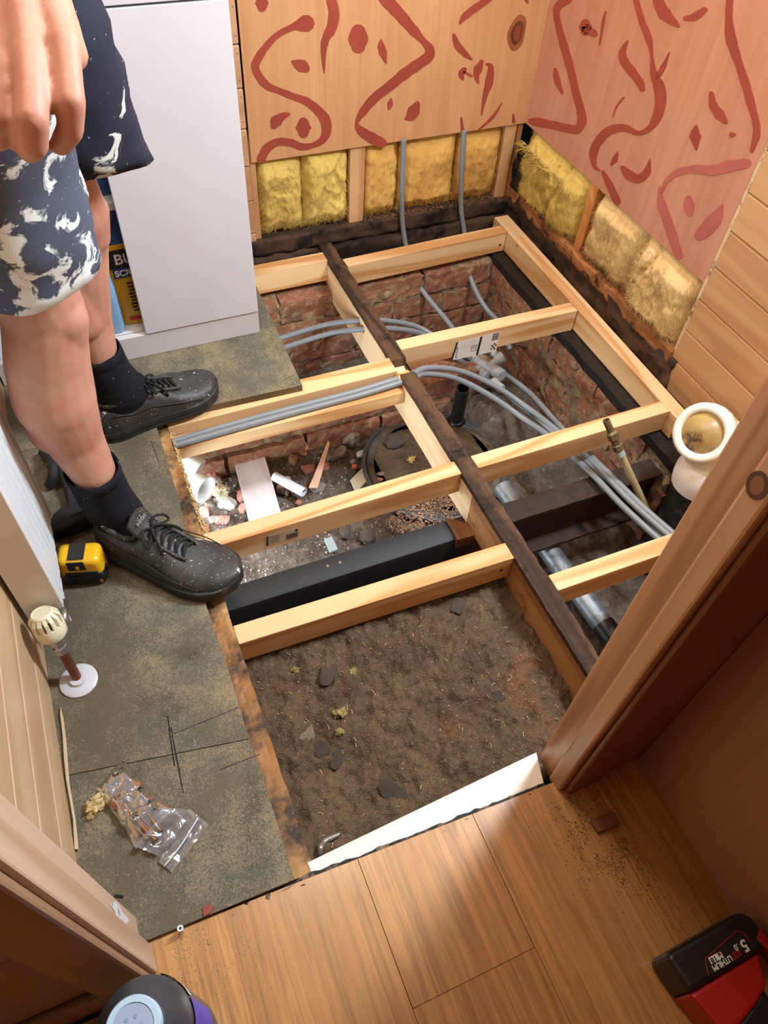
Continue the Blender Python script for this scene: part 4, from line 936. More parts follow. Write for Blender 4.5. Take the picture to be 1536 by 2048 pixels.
# ================================================================== RADIATOR AND VALVE
rx, ry0, ry1, rz0, rz1 = -.186, .757, 1.00, .090, .64
rd = empty('radiator', (-.21, .92, rz0), 'white fluted panel radiator on the left wall', 'radiator')
m = MB(); n = 8; prof = []
for i in range(n + 1):
    y = ry0 + .004 + (ry1 - ry0 - .008) * i / n; w_ = (ry1 - ry0) / n
    prof += [(y + w_ * .06, 0), (y + w_ * .42, 0), (y + w_ * .52, -.005), (y + w_ * .88, -.005), (y + w_ * .98, 0)] if i < n else [(y, 0)]
top = [V((rx + d, y, rz1 - .02)) for y, d in prof]; bot = [V((rx + d, y, rz0 + .022)) for y, d in prof]
b2 = [V((rx - .004, y, rz0 + .004)) for y, d in prof]; t2 = [V((rx - .004, y, rz1 - .004)) for y, d in prof]; b3 = [V((rx - .016, y, rz0 + .004)) for y, d in prof]; t3 = [V((rx - .016, y, rz1 - .004)) for y, d in prof]
m.loft([b3, b2, bot, top, t2, t3], cap=False, closed=False); m.build('front_panel', ENAMEL, rd)
m = MB(); m.box((XL + .008, ry0, rz0), (rx + .001, ry0 + .004, rz1)); m.build('side_cover', plain('radiator_side_warm_shade', (222, 214, 204), .35, var=.02), rd, bevel=.0015)  # beige tint paints in the weaker, warmer light on this side
m = MB(); m.box((XL + .008, ry1 - .004, rz0), (rx + .001, ry1, rz1)); m.build('side_cover', ENAMEL, rd, bevel=.0015)
m = MB(); m.box((XL + .010, ry0 + .005, rz0 + .008), (XL + .022, ry1 - .005, rz1 - .006)); m.build('back_panel', ENAMEL, rd)
tg = MB()
for i in range(10): y = ry0 + .008 + i * .0228; tg.box((XL + .010, y, rz1 - .004), (rx - .001, y + .013, rz1))
tg.build('top_grille', ENAMEL, rd)
m = MB(); m.box((XL + .02, ry0 - .002, .40), (rx - .022, ry0 + .0005, .52)); m.build('side_badge', ENAMEL, rd, bevel=.001)
m = MB(); m.prism([V((XL, ry0 + .06, rz0 + .04)), V((XL + .012, ry0 + .06, rz0 + .04)), V((XL + .012, ry0 + .06, rz0 + .12)), V((XL, ry0 + .06, rz0 + .12))], (0, .03, 0)); m.build('wall_bracket', ENAMEL, rd)
v0 = gz(158, 1362, ZC); v1 = V((-.213, .732, .172)); va = (v1 - v0).normalized(); vl = (v1 - v0).length
tv = empty('radiator_valve', v0, 'cream thermostatic radiator valve on a copper pipe with white floor collar', 'valve')
m = MB(); m.lathe([(0, 0), (.031, 0), (.031, .003), (.028, .005), (.014, .006), (.013, .011), (.0085, .011)], v0, (0, 0, 1), 36); m.build('floor_collar', WHITE, tv, smooth=True, ang=40)
m = MB(); m.lathe([(.0078, .002), (.0078, .085)], v0, va, 20); m.build('copper_pipe', plain('tarnished_copper', (150, 92, 68), .4, metal=.7, var=.15), tv, smooth=True, ang=40)
CHROME = plain('dull_chrome', (176, 178, 178), .25, metal=.9)
m = MB(); m.lathe([(.0085, .072), (.0115, .074), (.0115, .086), (.0095, .088), (.0095, .092), (.0125, .094), (.0125, .104), (.010, .106)], v0, va, 8); m.build('compression_nut', CHROME, tv)
m = MB(); m.lathe([(.0105, .104), (.019, .110), (.0235, .116), (.0245, .128), (.0245, .136), (.022, .1365), (.016, .136)], v0, va, 40); hd_ = m.build('dial_head', CREAM, tv, smooth=True, ang=45)
m = MB(); m.lathe([(.017, .134), (.0155, vl - .003)], v0, va, 24); m.build('dark_core', plain('valve_core', (84, 74, 60), .6), tv, smooth=True)
u_ = va.orthogonal().normalized(); w2 = va.cross(u_)
for k in range(14):
    a = 2 * math.pi * k / 14; dr = u_ * math.cos(a) + w2 * math.sin(a); tn = va.cross(dr)
    m = MB(); c0 = v0 + va * .134; pts = []
    for hh, r_ in ((0, .0243), (.018, .0238), (vl - .134 - .004, .0195), (vl - .134, .017)):
        for sx_, rr in ((-1, r_), (1, r_), (1, r_ - .0065), (-1, r_ - .0065)): pts.append(c0 + va * hh + dr * rr + tn * (sx_ * .0028))
    m.loft([pts[i * 4:i * 4 + 4] for i in range(4)]); m.build('dial_rib', CREAM, tv)
m = MB(); m.lathe([(.0175, vl - .010), (.0175, vl), (.0150, vl + .002), (.0140, vl + .0012), (0, vl + .0015)], v0, va, 32); m.build('dial_cap', CREAM, tv, smooth=True, ang=35)
tx = V((-.195, ry0 - .002, .20)); hb0 = v0 + va * .098
m = MB(); m.tube([hb0, hb0 + V((.012, .012, .004)), hb0 + V((.02, .03, .02)), V((-.188, ry0 + .02, rz0 + .03))], .008, 14); m.build('side_tail', CHROME, tv, smooth=True)
# ================================================================== PERSON
def gd(u, v, d): return V((0, 0, CAMZ)) + ray(u, v) * d
def m_skin():
    t = NT('skin'); v = t.vec(rnd=0.0)
    a = t.noise(v, 14, 6, .6); col = t.mix(t.step(a, .3, .7), lin((196, 146, 122)), lin((178, 122, 100)))
    r = t.noise(v, 24, 3); col = t.mix(t.math('MULTIPLY', t.step(r, .55, .75), .45), col, lin((190, 112, 98)))
    s = t.noise(v, 260, 3); col = t.mix(t.math('MULTIPLY', t.step(s, .66, .74), .3), col, lin((120, 78, 60)))
    t.base(col); t.bump(t.noise(v, 180, 4), .15, .001)
    t.b.inputs['Subsurface Weight'].default_value = .12; t.b.inputs['Subsurface Radius'].default_value = (.01, .004, .002)
    return t.set(.55, 0, .35)
SKIN = m_skin()
def m_cloth(name, c, splat, lo, hi, sc=14, fine=True):
    t = NT(name); v = t.vec(rnd=0.0)
    wv = t.noise(v, 600, 2); col = t.mix(t.math('MULTIPLY', wv, .6), lin(c), lin(tuple(x * .6 for x in c)))
    n = t.noise(v, sc, 6, .6, .8); m2 = t.noise(v, sc * .35, 2)
    k = t.math('MULTIPLY_ADD', m2, .5, t.math('MULTIPLY', n, .75))
    col = t.mix(t.step(k, lo, hi), col, lin(splat))
    if fine:
        d = t.noise(v, 130, 3, .6); col = t.mix(t.step(d, .70, .74), col, lin(splat))
    t.base(col); t.bump(wv, .3, .001); return t.set(.85, 0, .2)
SHORT_R = m_cloth('shorts_splashed_lit', (88, 94, 110), (226, 232, 228), .665, .70, 24)  # near leg: base colour lightened to carry its bluish light; splashes are paint
SHORT_L = m_cloth('shorts_dark', (46, 48, 62), (214, 218, 206), .72, .75, 20)
SOCK = m_cloth('black_sock', (30, 31, 38), (190, 190, 190), .99, 1.0)
def m_shoe():
    t = NT('scuffed_black_leather'); v = t.vec()
    a = t.noise(v, 26, 5); col = t.mix(t.step(a, .3, .75), lin((40, 39, 38)), lin((66, 64, 61)))
    k = t.noise(v, 42, 5, .55, .5); m2 = t.noise(v, 16, 2); kk = t.math('MULTIPLY_ADD', m2, .5, t.math('MULTIPLY', k, .75))
    col = t.mix(t.step(kk, .75, .77), col, lin((206, 200, 182)))
    d = t.noise(t.vec((1, 2.5, 1)), 190, 2); col = t.mix(t.math('MULTIPLY', t.step(d, .68, .71), .8), col, lin((206, 204, 196)))
    t.base(col); t.bump(t.noise(v, 150, 4), .25, .002); return t.set(.5, 0, .4)
SHOE = m_shoe()
heelR, toeR = V((-.110, .966, ZC)), gz(480, 1166, .025); heelL, toeL = V((-.070, 1.246, ZC)), gz(430, 767, .03); toeR.z = ZC; toeL.z = ZC
ps = empty('person', (-.05, 1.12, ZC), 'person in dark paint-spattered shorts, black socks and black trainers, one hand hanging', 'person')
bm_parts = MB()
def capsule(p0, p1, r0, r1, mb, seg=18):
    p0, p1 = V(p0), V(p1); d = p1 - p0; L_ = d.length
    prof = []
    for i in range(7):
        a = -math.pi / 2 + i * math.pi / 12; prof.append((max(r0 * math.cos(a), 1e-5), r0 * math.sin(a)))
    for i in range(7):
        a = i * math.pi / 12; prof.append((max(r1 * math.cos(a), 1e-5), L_ + r1 * math.sin(a)))
    mb.lathe(prof, p0, d if L_ > 1e-6 else (0, 0, 1), seg)
def chain(pts, mb):
    for (a, ra), (b, rb) in zip(pts[:-1], pts[1:]): capsule(a, b, ra, rb, mb)
fR = (toeR - heelR).normalized(); fL = (toeL - heelL).normalized()
aR = gz(222, 1022, .10); aL = heelL + (toeL - heelL).normalized() * .062 + V((0, .004, .084))
kR = gz(92, 622, .52); kL = gz(148, 425, .52)
hipR, hipL = V((-.105, 1.00, .95)), V((-.045, 1.20, .95))
chain([(heelR + fR * .05 + V((0, 0, .06)), .018), (aR, .030), (gz(186, 942, .225), .038), (gz(150, 880, .285), .047), (gz(110, 800, .37), .063), (gz(96, 730, .43), .062), (kR + fR * -.004, .058), (kR + V((-.02, .0, .09)), .068), (hipR, .10)], bm_parts)
chain([(gz(116, 800, .37) - fR * .012, .054), (gz(112, 858, .31) - fR * .004, .042)], bm_parts)
capsule(kR + fR * .026 + V((0, 0, -.005)), kR + fR * .022 + V((0, 0, -.05)), .036, .028, bm_parts)
chain([(heelL + fL * .05 + V((0, 0, .06)), .018), (aL, .030), (gz(196, 704, .215), .038), (gz(174, 640, .28), .047), (gz(154, 560, .37), .057), (gz(150, 490, .44), .056), (kL, .054), (kL + V((-.02, -.01, .09)), .064), (hipL, .10)], bm_parts)
chain([(gz(152, 580, .36) - fL * .014, .048), (gz(167, 640, .30) - fL * .004, .040)], bm_parts)
capsule(kL + fL * .024 + V((0, 0, -.005)), kL + fL * .022 + V((0, 0, -.05)), .034, .027, bm_parts)
capsule(hipR + V((0, 0, .04)), hipL + V((0, 0, .04)), .12, .12, bm_parts)
chain([((hipR + hipL) / 2 + V((-.02, 0, .08)), .13), (V((-.09, 1.07, 1.18)), .12), (V((-.09, 1.03, 1.42)), .12)], bm_parts)
sh = V((-.10, .86, 1.43)); wr_ = gd(38, -85, .612)
chain([(V((-.09, 1.05, 1.38)), .10), (sh, .058), (V((-.16, .70, 1.22)), .044), (gd(-60, -260, .66), .040), (wr_, .030)], bm_parts)
# hand: palm and five fingers
K = {'index': gd(132, 92, .600), 'middle': gd(62, 112, .590), 'ring': gd(0, 138, .594), 'little': gd(-52, 150, .606)}
for nm, r in (('index', .0130), ('middle', .0138), ('ring', .0130), ('little', .012)):
    capsule(wr_ + (K[nm] - K['middle']) * .35, K[nm], .022, r, bm_parts, 14)
    capsule(wr_ + (K[nm] - K['middle']) * .3 + RZ * .016, K[nm] + RZ * .012, .020, .013, bm_parts, 14)
FG = {'index': [(136, 150, .594), (141, 205, .592), (141, 258, .606), (122, 290, .628)], 'middle': [(62, 180, .580), (63, 238, .578), (66, 286, .594), (60, 302, .622)], 'ring': [(-4, 190, .586), (-4, 236, .585), (0, 268, .602), (-4, 280, .628)], 'little': [(-54, 190, .600), (-56, 222, .602), (-54, 246, .616), (-56, 256, .636)]}
FRd = {'index': (.0116, .0120, .0108, .0092), 'middle': (.0126, .0134, .0122, .0102), 'ring': (.0118, .0122, .0110, .0095), 'little': (.0110, .0108, .0098, .009)}
for nm in FG:
    pts = [(K[nm] - RZ * .003, .0132 if nm != 'little' else .012)] + [(gd(*p), r) for p, r in zip(FG[nm], FRd[nm])]; chain(pts, bm_parts)
chain([(gd(88, -30, .63), .019), (gd(128, 70, .655), .016), (gd(118, 150, .672), .0135), (gd(96, 205, .676), .011)], bm_parts)
me = bpy.data.meshes.new('body'); org = V((-.05, 1.12, ZC))
me.from_pydata([tuple(p - org) for p in bm_parts.v], [], bm_parts.f); me.update()
tmp = bpy.data.objects.new('tmp_body', me); COL.objects.link(tmp)
rmd = tmp.modifiers.new('r', 'REMESH'); rmd.mode = 'VOXEL'; rmd.voxel_size = .0034; rmd.use_smooth_shade = True
sm = tmp.modifiers.new('s', 'SMOOTH'); sm.factor = .5; sm.iterations = 4
dg = bpy.context.evaluated_depsgraph_get(); me2 = bpy.data.meshes.new_from_object(tmp.evaluated_get(dg)); bpy.data.objects.remove(tmp)
me2.materials.clear(); me2.materials.append(SKIN); me2.name = 'body'
me2.polygons.foreach_set('use_smooth', [True] * len(me2.polygons))
bo = bpy.data.objects.new('body', me2); COL.objects.link(bo); place(bo, org, ps); bo['label'] = 'bare legs, arm and hand'
# clothes as lofted shells
def ringc(c, ax, rx_, ry_, ref, n=40, wob=0.0, sd=0.0):
    ax = V(ax).normalized(); u = (V(ref) - ax * V(ref).dot(ax)).normalized(); w_ = ax.cross(u)
    return [V(c) + (u * math.cos(a) * rx_ + w_ * math.sin(a) * ry_) * (1 + wob * noise.noise(V((math.cos(a) * 1.6, math.sin(a) * 1.6, sd)))) for a in [2 * math.pi * i / n for i in range(n)]]
def shell(name, secs, mat, par, thick=.0025, sub=5, n=44, wrinkle=.0):
    """secs: (centre, axis, rx, ry, ref)"""
    rings = []
    for i in range(len(secs) - 1):
        for k in range(sub):
            t = k / sub; A0, B0 = secs[i], secs[i + 1]; mixv = lambda a, b: a + (b - a) * t
            rings.append((mixv(V(A0[0]), V(B0[0])), mixv(V(A0[1]), V(B0[1])), mixv(A0[2], B0[2]), mixv(A0[3], B0[3]), mixv(V(A0[4]), V(B0[4]))))
    rings.append(secs[-1]); R_ = []
    for j, (c, ax, a, b, ref) in enumerate(rings): R_.append(ringc(c, ax, a, b, ref, n, .06, j * .12))
    if wrinkle:
        for j, r in enumerate(R_):
            c = V(rings[j][0])
            for i, p in enumerate(r):
                d = (p - c).normalized(); r[i] = p + d * wrinkle * (fbm(p, 18, 3) + .8 * noise.noise(V((p.x * 9, p.y * 9, p.z * 42))))
    m = MB(); m.loft(R_, cap=False); o = m.build(name, mat, par, smooth=True)
    so = o.modifiers.new('solid', 'SOLIDIFY'); so.thickness = thick; so.offset = 1; return o
XF = V((1, 0, 0))
axR = (hipR - kR).normalized(); axL = (hipL - kL).normalized()
hR = gz(72, 548, .600); hL = gz(196, 338, .615)
shell('shorts_leg', [(hR, axR + V((-.12, .05, 0)), .092, .086, fR), (hR + (gz(-10, 360, .745) - hR) * .5, axR, .094, .090, fR), (gz(-22, 350, .745), axR, .098, .098, fR), (gz(-75, 180, .86), axR, .108, .108, fR), (hipR + V((0, .03, .05)), V((0, 0, 1)), .12, .13, fR)], SHORT_R, ps, wrinkle=.0055)
shell('shorts_leg', [(hL, V((-.05, .32, 1)), .090, .080, fL), (hL + (gz(60, 60, .82) - hL) * .45, axL, .090, .086, fL), (gz(60, 60, .82), axL, .102, .102, fL), (hipL + V((0, -.02, .05)), V((0, 0, 1)), .12, .13, fL)], SHORT_L, ps, wrinkle=.005)
pc = (hipR + hipL) / 2
shell('shorts_waist', [(pc + V((0, 0, -.06)), V((0, 0, 1)), .15, .23, XF), (pc + V((0, 0, .04)), V((0, 0, 1)), .15, .225, XF), (pc + V((-.015, 0, .14)), V((0, 0, 1)), .14, .20, XF)], SHORT_L, ps, wrinkle=.004)
shell('shirt', [(pc + V((-.02, 0, .10)), V((0, 0, 1)), .15, .215, XF), (V((-.09, 1.11, 1.15)), V((0, 0, 1)), .145, .21, XF), (V((-.09, 1.06, 1.36)), V((0, 0, 1)), .14, .22, XF), (V((-.09, 1.05, 1.50)), V((0, 0, 1)), .08, .12, XF)], plain('dark_shirt', (40, 42, 48), .9), ps, wrinkle=.004)
shell('shirt_sleeve', [(sh + V((0, .06, .02)), V((0, 1, .2)), .075, .075, V((0, 0, 1))), (sh + V((-.002, -.08, -.09)), V((0, 1, .9)), .066, .066, V((0, 0, 1)))], plain('dark_shirt', (40, 42, 48), .9), ps, wrinkle=.003)
# socks
def sock(a, top, r0, r1, heel, f):
    return shell('sock', [(heel + f * .066 + V((0, 0, .028)), V((0, 0, 1)), .050, .022, f), (heel + f * .066 + V((0, 0, .062)), V((0, 0, 1)), .052, .031, f), (a + f * .006 + V((0, 0, .004)), V((0, 0, 1)), .054, .041, f), (a + (top - a) * .5, top - a, r0, r0 * .95, f), (top, top - a, r1, r1 * .96, f)], SOCK, ps, .003, wrinkle=.0016)
tR = gz(184, 938, .232); tL = gz(196, 702, .218)
for a, tp, he, f in ((aR, tR, heelR, fR), (aL, tL, heelL, fL)):
    so = sock(a, tp, .0435, .0425, he, f)
    shell('sock_cuff', [(tp - (tp - a).normalized() * .020, tp - a, .0445, .0430, f), (tp + (tp - a).normalized() * .001, tp - a, .0440, .0425, f)], SOCK, so, .0025, sub=2)
# sock lettering fragments
mtx = plain('print_white', (240, 240, 238), .5)
# trainers
WID = [(0, .024), (.05, .034), (.14, .040), (.28, .041), (.42, .045), (.56, .052), (.70, .057), (.82, .054), (.92, .043), (.97, .030), (1.0, .010)]
TOP = [(0, .070), (.05, .084), (.14, .088), (.22, .080), (.30, .078), (.38, .086), (.46, .086), (.56, .072), (.68, .058), (.80, .049), (.92, .043), (.97, .038), (1.0, .030)]
def interp(tab, s):
    for (a, x), (b, y) in zip(tab[:-1], tab[1:]):
        if a <= s <= b: t = (s - a) / (b - a); t = t * t * (3 - 2 * t) if tab is TOP else t; return x + (y - x) * t
    return tab[-1][1]
def trainer(heel, toe, side):
    f = V((toe.x - heel.x, toe.y - heel.y, 0)); L_ = f.length; f.normalize(); l = V((-f.y, f.x, 0)); o = V((heel.x, heel.y, ZC + .0004))
    def W(s, y, z): return o + f * (s * L_) + l * y + V((0, 0, z + .010 * max(0, (s - .75) / .25) ** 2))
    tr = MB(); ss = [0, .015, .04, .08, .12, .17, .22, .27, .32, .37, .42, .47, .52, .57, .62, .67, .72, .77, .82, .87, .91, .95, .98, 1.0]
    rings = []
    for s in ss:
        w_ = interp(WID, s); h = interp(TOP, s); r = []
        shift = -.006 * side * math.sin(s * 3.0)
        for i in range(25):
            a = math.pi * i / 24; ca, sa = math.cos(a), math.sin(a); ex = .62 if s < .5 else .75
            y = math.copysign(abs(ca) ** .8, ca) * w_; z = .016 + (h - .016) * abs(sa) ** ex
            if .06 < s < .36: z = min(z, h - .004) - (.014 * max(0, 1 - abs(y) / (w_ * .75)))
            if .55 < s: z += .0012 * math.sin(s * 90) * sa
            r.append(W(s, y + shift, z))
        rings.append(r)
    sh_ = None
    tr.loft(rings, cap=True, closed=True); sh_ = tr.build('trainer', SHOE, ps, smooth=True, ang=60)
    m = MB(); outl = []
    for s in ss: outl.append((s, interp(WID, s) + .0035, -.006 * side * math.sin(s * 3.0)))
    for z0, z1, g, mt in ((0, .010, .0, BLACK), (.010, .0125, -.0012, BLACK), (.0125, .024, .0008, BLACK)):
        loop = [W(s - (.006 if s == 0 else 0) + (.008 if s == 1 else 0), y + g + sf, z0) for s, y, sf in outl] + [W(s - (.006 if s == 0 else 0) + (.008 if s == 1 else 0), -y - g + sf, z0) for s, y, sf in reversed(outl)]
        m.prism(loop, (0, 0, z1 - z0))
    m.build('sole', plain('worn_rubber', (44, 43, 42), .65, var=.15, dirt=(98, 92, 82), dirt_amt=(.58, .75), dscale=30), sh_)
    # stitched side panel lines
    for sgn in (-1, 1):
        m = MB(); m.tube([W(s, sgn * (interp(WID, s) * .98) - .006 * side * math.sin(s * 3.0), .020 + (interp(TOP, s) - .016) * k_) for s, k_ in ((.10, .72), (.25, .58), (.40, .52), (.55, .50), (.68, .50), (.80, .30))], .0012, 6); m.build('seam', BLACK, sh_, smooth=True)
        m = MB(); pts = [W(s, sgn * y_, z_) for s, y_, z_ in ((.40, .020, .086), (.50, .022, .078), (.60, .022, .068), (.68, .020, .0605))]
        m.tube(pts, [.005, .0045, .004, .003], 8); m.build('eyelet_stay', SHOE, sh_, smooth=True)
    # collar
    m = MB(); pts = []
    for i in range(17):
        a = 2 * math.pi * i / 16; s = .205 + .150 * math.cos(a); pts.append(W(s, .030 * math.sin(a), interp(TOP, max(s, .02)) + (.004 if math.cos(a) < .3 else -.002)))
    m.tube(pts, .0058, 10, per=3); m.build('collar', SHOE, sh_, smooth=True)
    # tongue
    m = MB(); tg = []
    for s, z, w_ in ((.52, .078, .020), (.45, .087, .022), (.39, .098, .024), (.345, .114, .026), (.325, .124, .025), (.318, .128, .020)):
        tg.append([W(s, w_ * k_, z - .009 * k_ * k_) for k_ in (-1, -.6, -.2, .2, .6, 1)] + [W(s - .02, w_ * k_, z - .006 - .009 * k_ * k_) for k_ in (1, .6, .2, -.2, -.6, -1)])
    m.loft(tg); m.build('tongue', SHOE, sh_, smooth=True, ang=50)
    if side > 0:
        b0 = W(.368, -.016, .1095); text('tongue_text', 'adidas', .0115, b0 + V((0, 0, .002)), l, (W(.34, 0, .118) - W(.38, 0, .104)), plain('grey_print', (150, 150, 150), .5), sh_)
    # laces
    LC = plain('black_lace', (20, 20, 20), .8)
    for i in range(6):
        s = .42 + i * .046; z = interp(TOP, s) + .003; m = MB()
        m.tube([W(s + .004, -.024, z - .010), W(s, -.012, z + .001), W(s - .004, .0, z + .0045), W(s, .012, z + .001), W(s + .010, .024, z - .010)], .0028, 8); m.build('lace', LC, sh_, smooth=True)
    for i in range(5):
        s = .43 + i * .046; z = interp(TOP, s + .02) + .003; m = MB()
        m.tube([W(s, .022, z - .008), W(s + .02, .0, z + .004), W(s + .046, -.022, z - .012)], .0026, 8); m.build('lace', LC, sh_, smooth=True)
    for sg in (-1, 1):
        m = MB(); z = interp(TOP, .42); m.tube([W(.42, .0, z + .008), W(.40, .016 * sg, z + .018), W(.43, .034 * sg, z + .010), W(.46, .036 * sg, z - .002), W(.45, .018 * sg, z + .006), W(.42, .0, z + .009)], .0025, 8); m.build('lace', LC, sh_, smooth=True)
        m = MB(); m.tube([W(.42, .0, z + .008), W(.45, .010 * sg, z + .012), W(.52, .026 * sg, z - .002), W(.55, .034 * sg, z - .022)], .0024, 8); m.build('lace', LC, sh_, smooth=True)
    return sh_
s1_ = trainer(heelR, toeR, 1); s2_ = trainer(heelL, toeL, -1)
# ================================================================== SMALL THINGS ON THE CHIPBOARD
def rotz(pts, c, a):
    ca, sa = math.cos(a), math.sin(a); return [V((c.x + (p.x - c.x) * ca - (p.y - c.y) * sa, c.y + (p.x - c.x) * sa + (p.y - c.y) * ca, p.z)) for p in pts]
# tape measure
tc_ = gz(170, 1132, .045); tc_ = V((tc_.x, tc_.y, ZC)); TA = math.radians(-16)
tm = empty('tape_measure', tc_, 'yellow and black tape measure between radiator and shoe', 'tape measure')
def tbox(a, b, nm, mt, bev, par=tm, c=tc_, ang=TA, seg=3):
    m = MB(); m.box((c.x + a[0], c.y + a[1], c.z + a[2]), (c.x + b[0], c.y + b[1], c.z + b[2])); m.v = rotz(m.v, c, ang); return m.build(nm, mt, par, bevel=bev, seg=seg)
YT = plain('tape_yellow', (244, 186, 20), .35, var=.03)
tbox((-.040, -.022, .001), (.036, .026, .070), 'case', YT, .012, seg=4)
tbox((-.036, -.0245, .0008), (.037, .010, .034), 'rubber_grip', BLACK, .008)
tbox((-.030, -.024, .028), (.028, -.018, .040), 'rubber_grip', BLACK, .003)
for i in range(9): tbox((-.026 + i * .006, -.0265, .010), (-.0235 + i * .006, -.0235, .032), 'grip_rib', BLACK, .0006, seg=1)
tbox((-.018, -.016, .0695), (.010, .020, .0725), 'belt_clip', BLACK, .002); tbox((-.020, -.0235, .046), (.010, -.021, .0705), 'belt_clip', BLACK, .002)
tbox((-.006, -.0242, .050), (.000, -.0233, .060), 'mark', YT, .0003, seg=1)
tbox((.026, -.0255, .008), (.031, -.0240, .016), 'end_hook', plain('hook_orange', (190, 110, 50), .4), .0004, seg=1)
tbox((.024, -.0250, .024), (.031, -.0242, .031), 'screw_recess', DARK, .0004, seg=1)
# black tool bag behind the leg
tb = empty('tool_bag', gz(185, 1050, ZC), 'crumpled black tool bag lying behind the standing leg', 'bag')
def rnd_hull(poly, h, nm, mt, par, amp=.006, sd=0):
    """soft slab over a floor outline"""
    c = sum(poly, V()) / len(poly); rings = []
    P = crom(poly + [poly[0]], 5)[:-1]
    for sc_, z in ((1.0, 0), (1.04, h * .35), (1.0, h * .75), (.86, h), (.5, h * 1.04), (.05, h * 1.05)):
        rings.append([V((c.x + (p.x - c.x) * sc_, c.y + (p.y - c.y) * sc_, ZC + .0005 + z + (amp * fbm(p * sc_ + V((sd, 0, z)), 16) if z else 0))) + (V((fbm(p + V((sd, z * 9, 0)), 20), fbm(p + V((0, sd, z * 9)), 20), 0)) * amp if z else V()) for p in P])
    m = MB(); m.loft(rings); return m.build(nm, mt, par, smooth=True)
BAGM = plain('black_canvas', (28, 28, 30), .75, var=.2, bump=.4, bscale=300, dirt=(84, 80, 72), dirt_amt=(.66, .72), dscale=50)
rnd_hull([gz(u, v, ZC) for u, v in ((112, 1082), (190, 1056), (258, 1040), (262, 1015), (200, 1012), (140, 1030), (112, 1050))], .035, 'bag_body', BAGM, tb, .008)
m = MB(); m.tube([gz(112, 925, .03), gz(132, 965, .035), gz(142, 1000, .03), (gz(150, 1025, .035)), gz(200, 1012, .04), gz(250, 995, .03)], .009, 10); m.build('strap', BAGM, tb, smooth=True)
m = MB(); m.tube([gz(86, 905, .03), gz(104, 925, .05), gz(106, 950, .045), gz(98, 972, .025)], .010, 10); m.build('handle', BAGM, tb, smooth=True)
# loose bits
def wool_tuft(u, v, z, r, label, seed, mat=None, n=160):
    """a soft torn clump: lumpy core with short stray fibres"""
    rn = random.Random(seed); c = gz(u, v, z); m = MB(); bm = bmesh.new(); bmesh.ops.create_icosphere(bm, subdivisions=4, radius=1); sd = V((seed * 1.7, 0, 0)); ang = rn.uniform(0, 3.1)
    vs_ = []
    for vv in bm.verts:
        p = vv.co; k = .62 + .55 * noise.noise(p * 1.5 + sd) + .30 * noise.noise(p * 4 + sd) + .14 * noise.noise(p * 10 + sd)
        q = V((p.x * 1.15, p.y * .9, p.z * .45)) * (max(k, .12) * r); vs_.append(c + V((q.x * math.cos(ang) - q.y * math.sin(ang), q.x * math.sin(ang) + q.y * math.cos(ang), q.z + r * .18)))
    m.add(vs_, [tuple(x.index for x in f.verts) for f in bm.faces]); bm.free()
    for k in range(n):
        p = rn.choice(vs_); d = (p - c).normalized(); e = V((rn.gauss(0, 1), rn.gauss(0, 1), rn.gauss(0, .6))).normalized()
        m.tube([p - d * .001, p + d * r * .08 + e * r * .15, p + d * r * .05 + e * r * .36], [.0005, .0004, .0002], 3, per=2)
    return m.build('wool_tuft', mat or INS_Y, smooth=True, label=label, cat='insulation', kind='stuff')
wool_tuft(190, 1612, ZC + .002, .019, 'small yellow wool clump beside the bag of screws', 3, m_insul('dusty_wool', (206, 184, 130), (222, 204, 158), (170, 140, 86)))
m = MB(); sp = [gz(*p, ZC + .001) for p in ((122, 1415), (128, 1440), (133, 1480), (136, 1520), (140, 1570), (152, 1640), (158, 1700), (150, 1700), (147, 1640), (140, 1600), (133, 1560), (129, 1520), (126, 1470), (121, 1430))]
m.prism(sp, (0, 0, .004)); m.build('wood_sliver', pine('grey_sliver', 'y', (206, 186, 152), (166, 140, 104), knots=False), label='long pale wood sliver along the left wall base', cat='offcut', bevel=.0008)
p_ = gz(362, 1862, ZC); m = MB(); m.lathe([(.0042, 0), (.0042, .012), (.0024, .012), (.0024, .003), (0, .003)], p_ + V((0, 0, .0005)), (.1, .1, 1), 14); m.build('wall_plug', plain('white_plug', (226, 228, 230), .4), label='tiny white plastic plug near the laminate edge', cat='plug', smooth=True, ang=40)
m = MB(); m.prism([gz(u, v, ZC + .0005) for u, v in ((405, 1815), (421, 1808), (428, 1816), (418, 1828), (408, 1834))], (0, 0, .002)); m.build('brick_flake', plain('red_flake', (150, 70, 60), .8), label='small red flake on the chipboard near the laminate', cat='debris')
m = MB(); m.prism([gz(u, v, ZC + .0005) for u, v in ((230, 1789), (246, 1791), (247, 1795), (231, 1794))], (0, 0, .002)); m.build('dark_splinter', DARK, label='short black splinter on the chipboard by the left post', cat='debris')
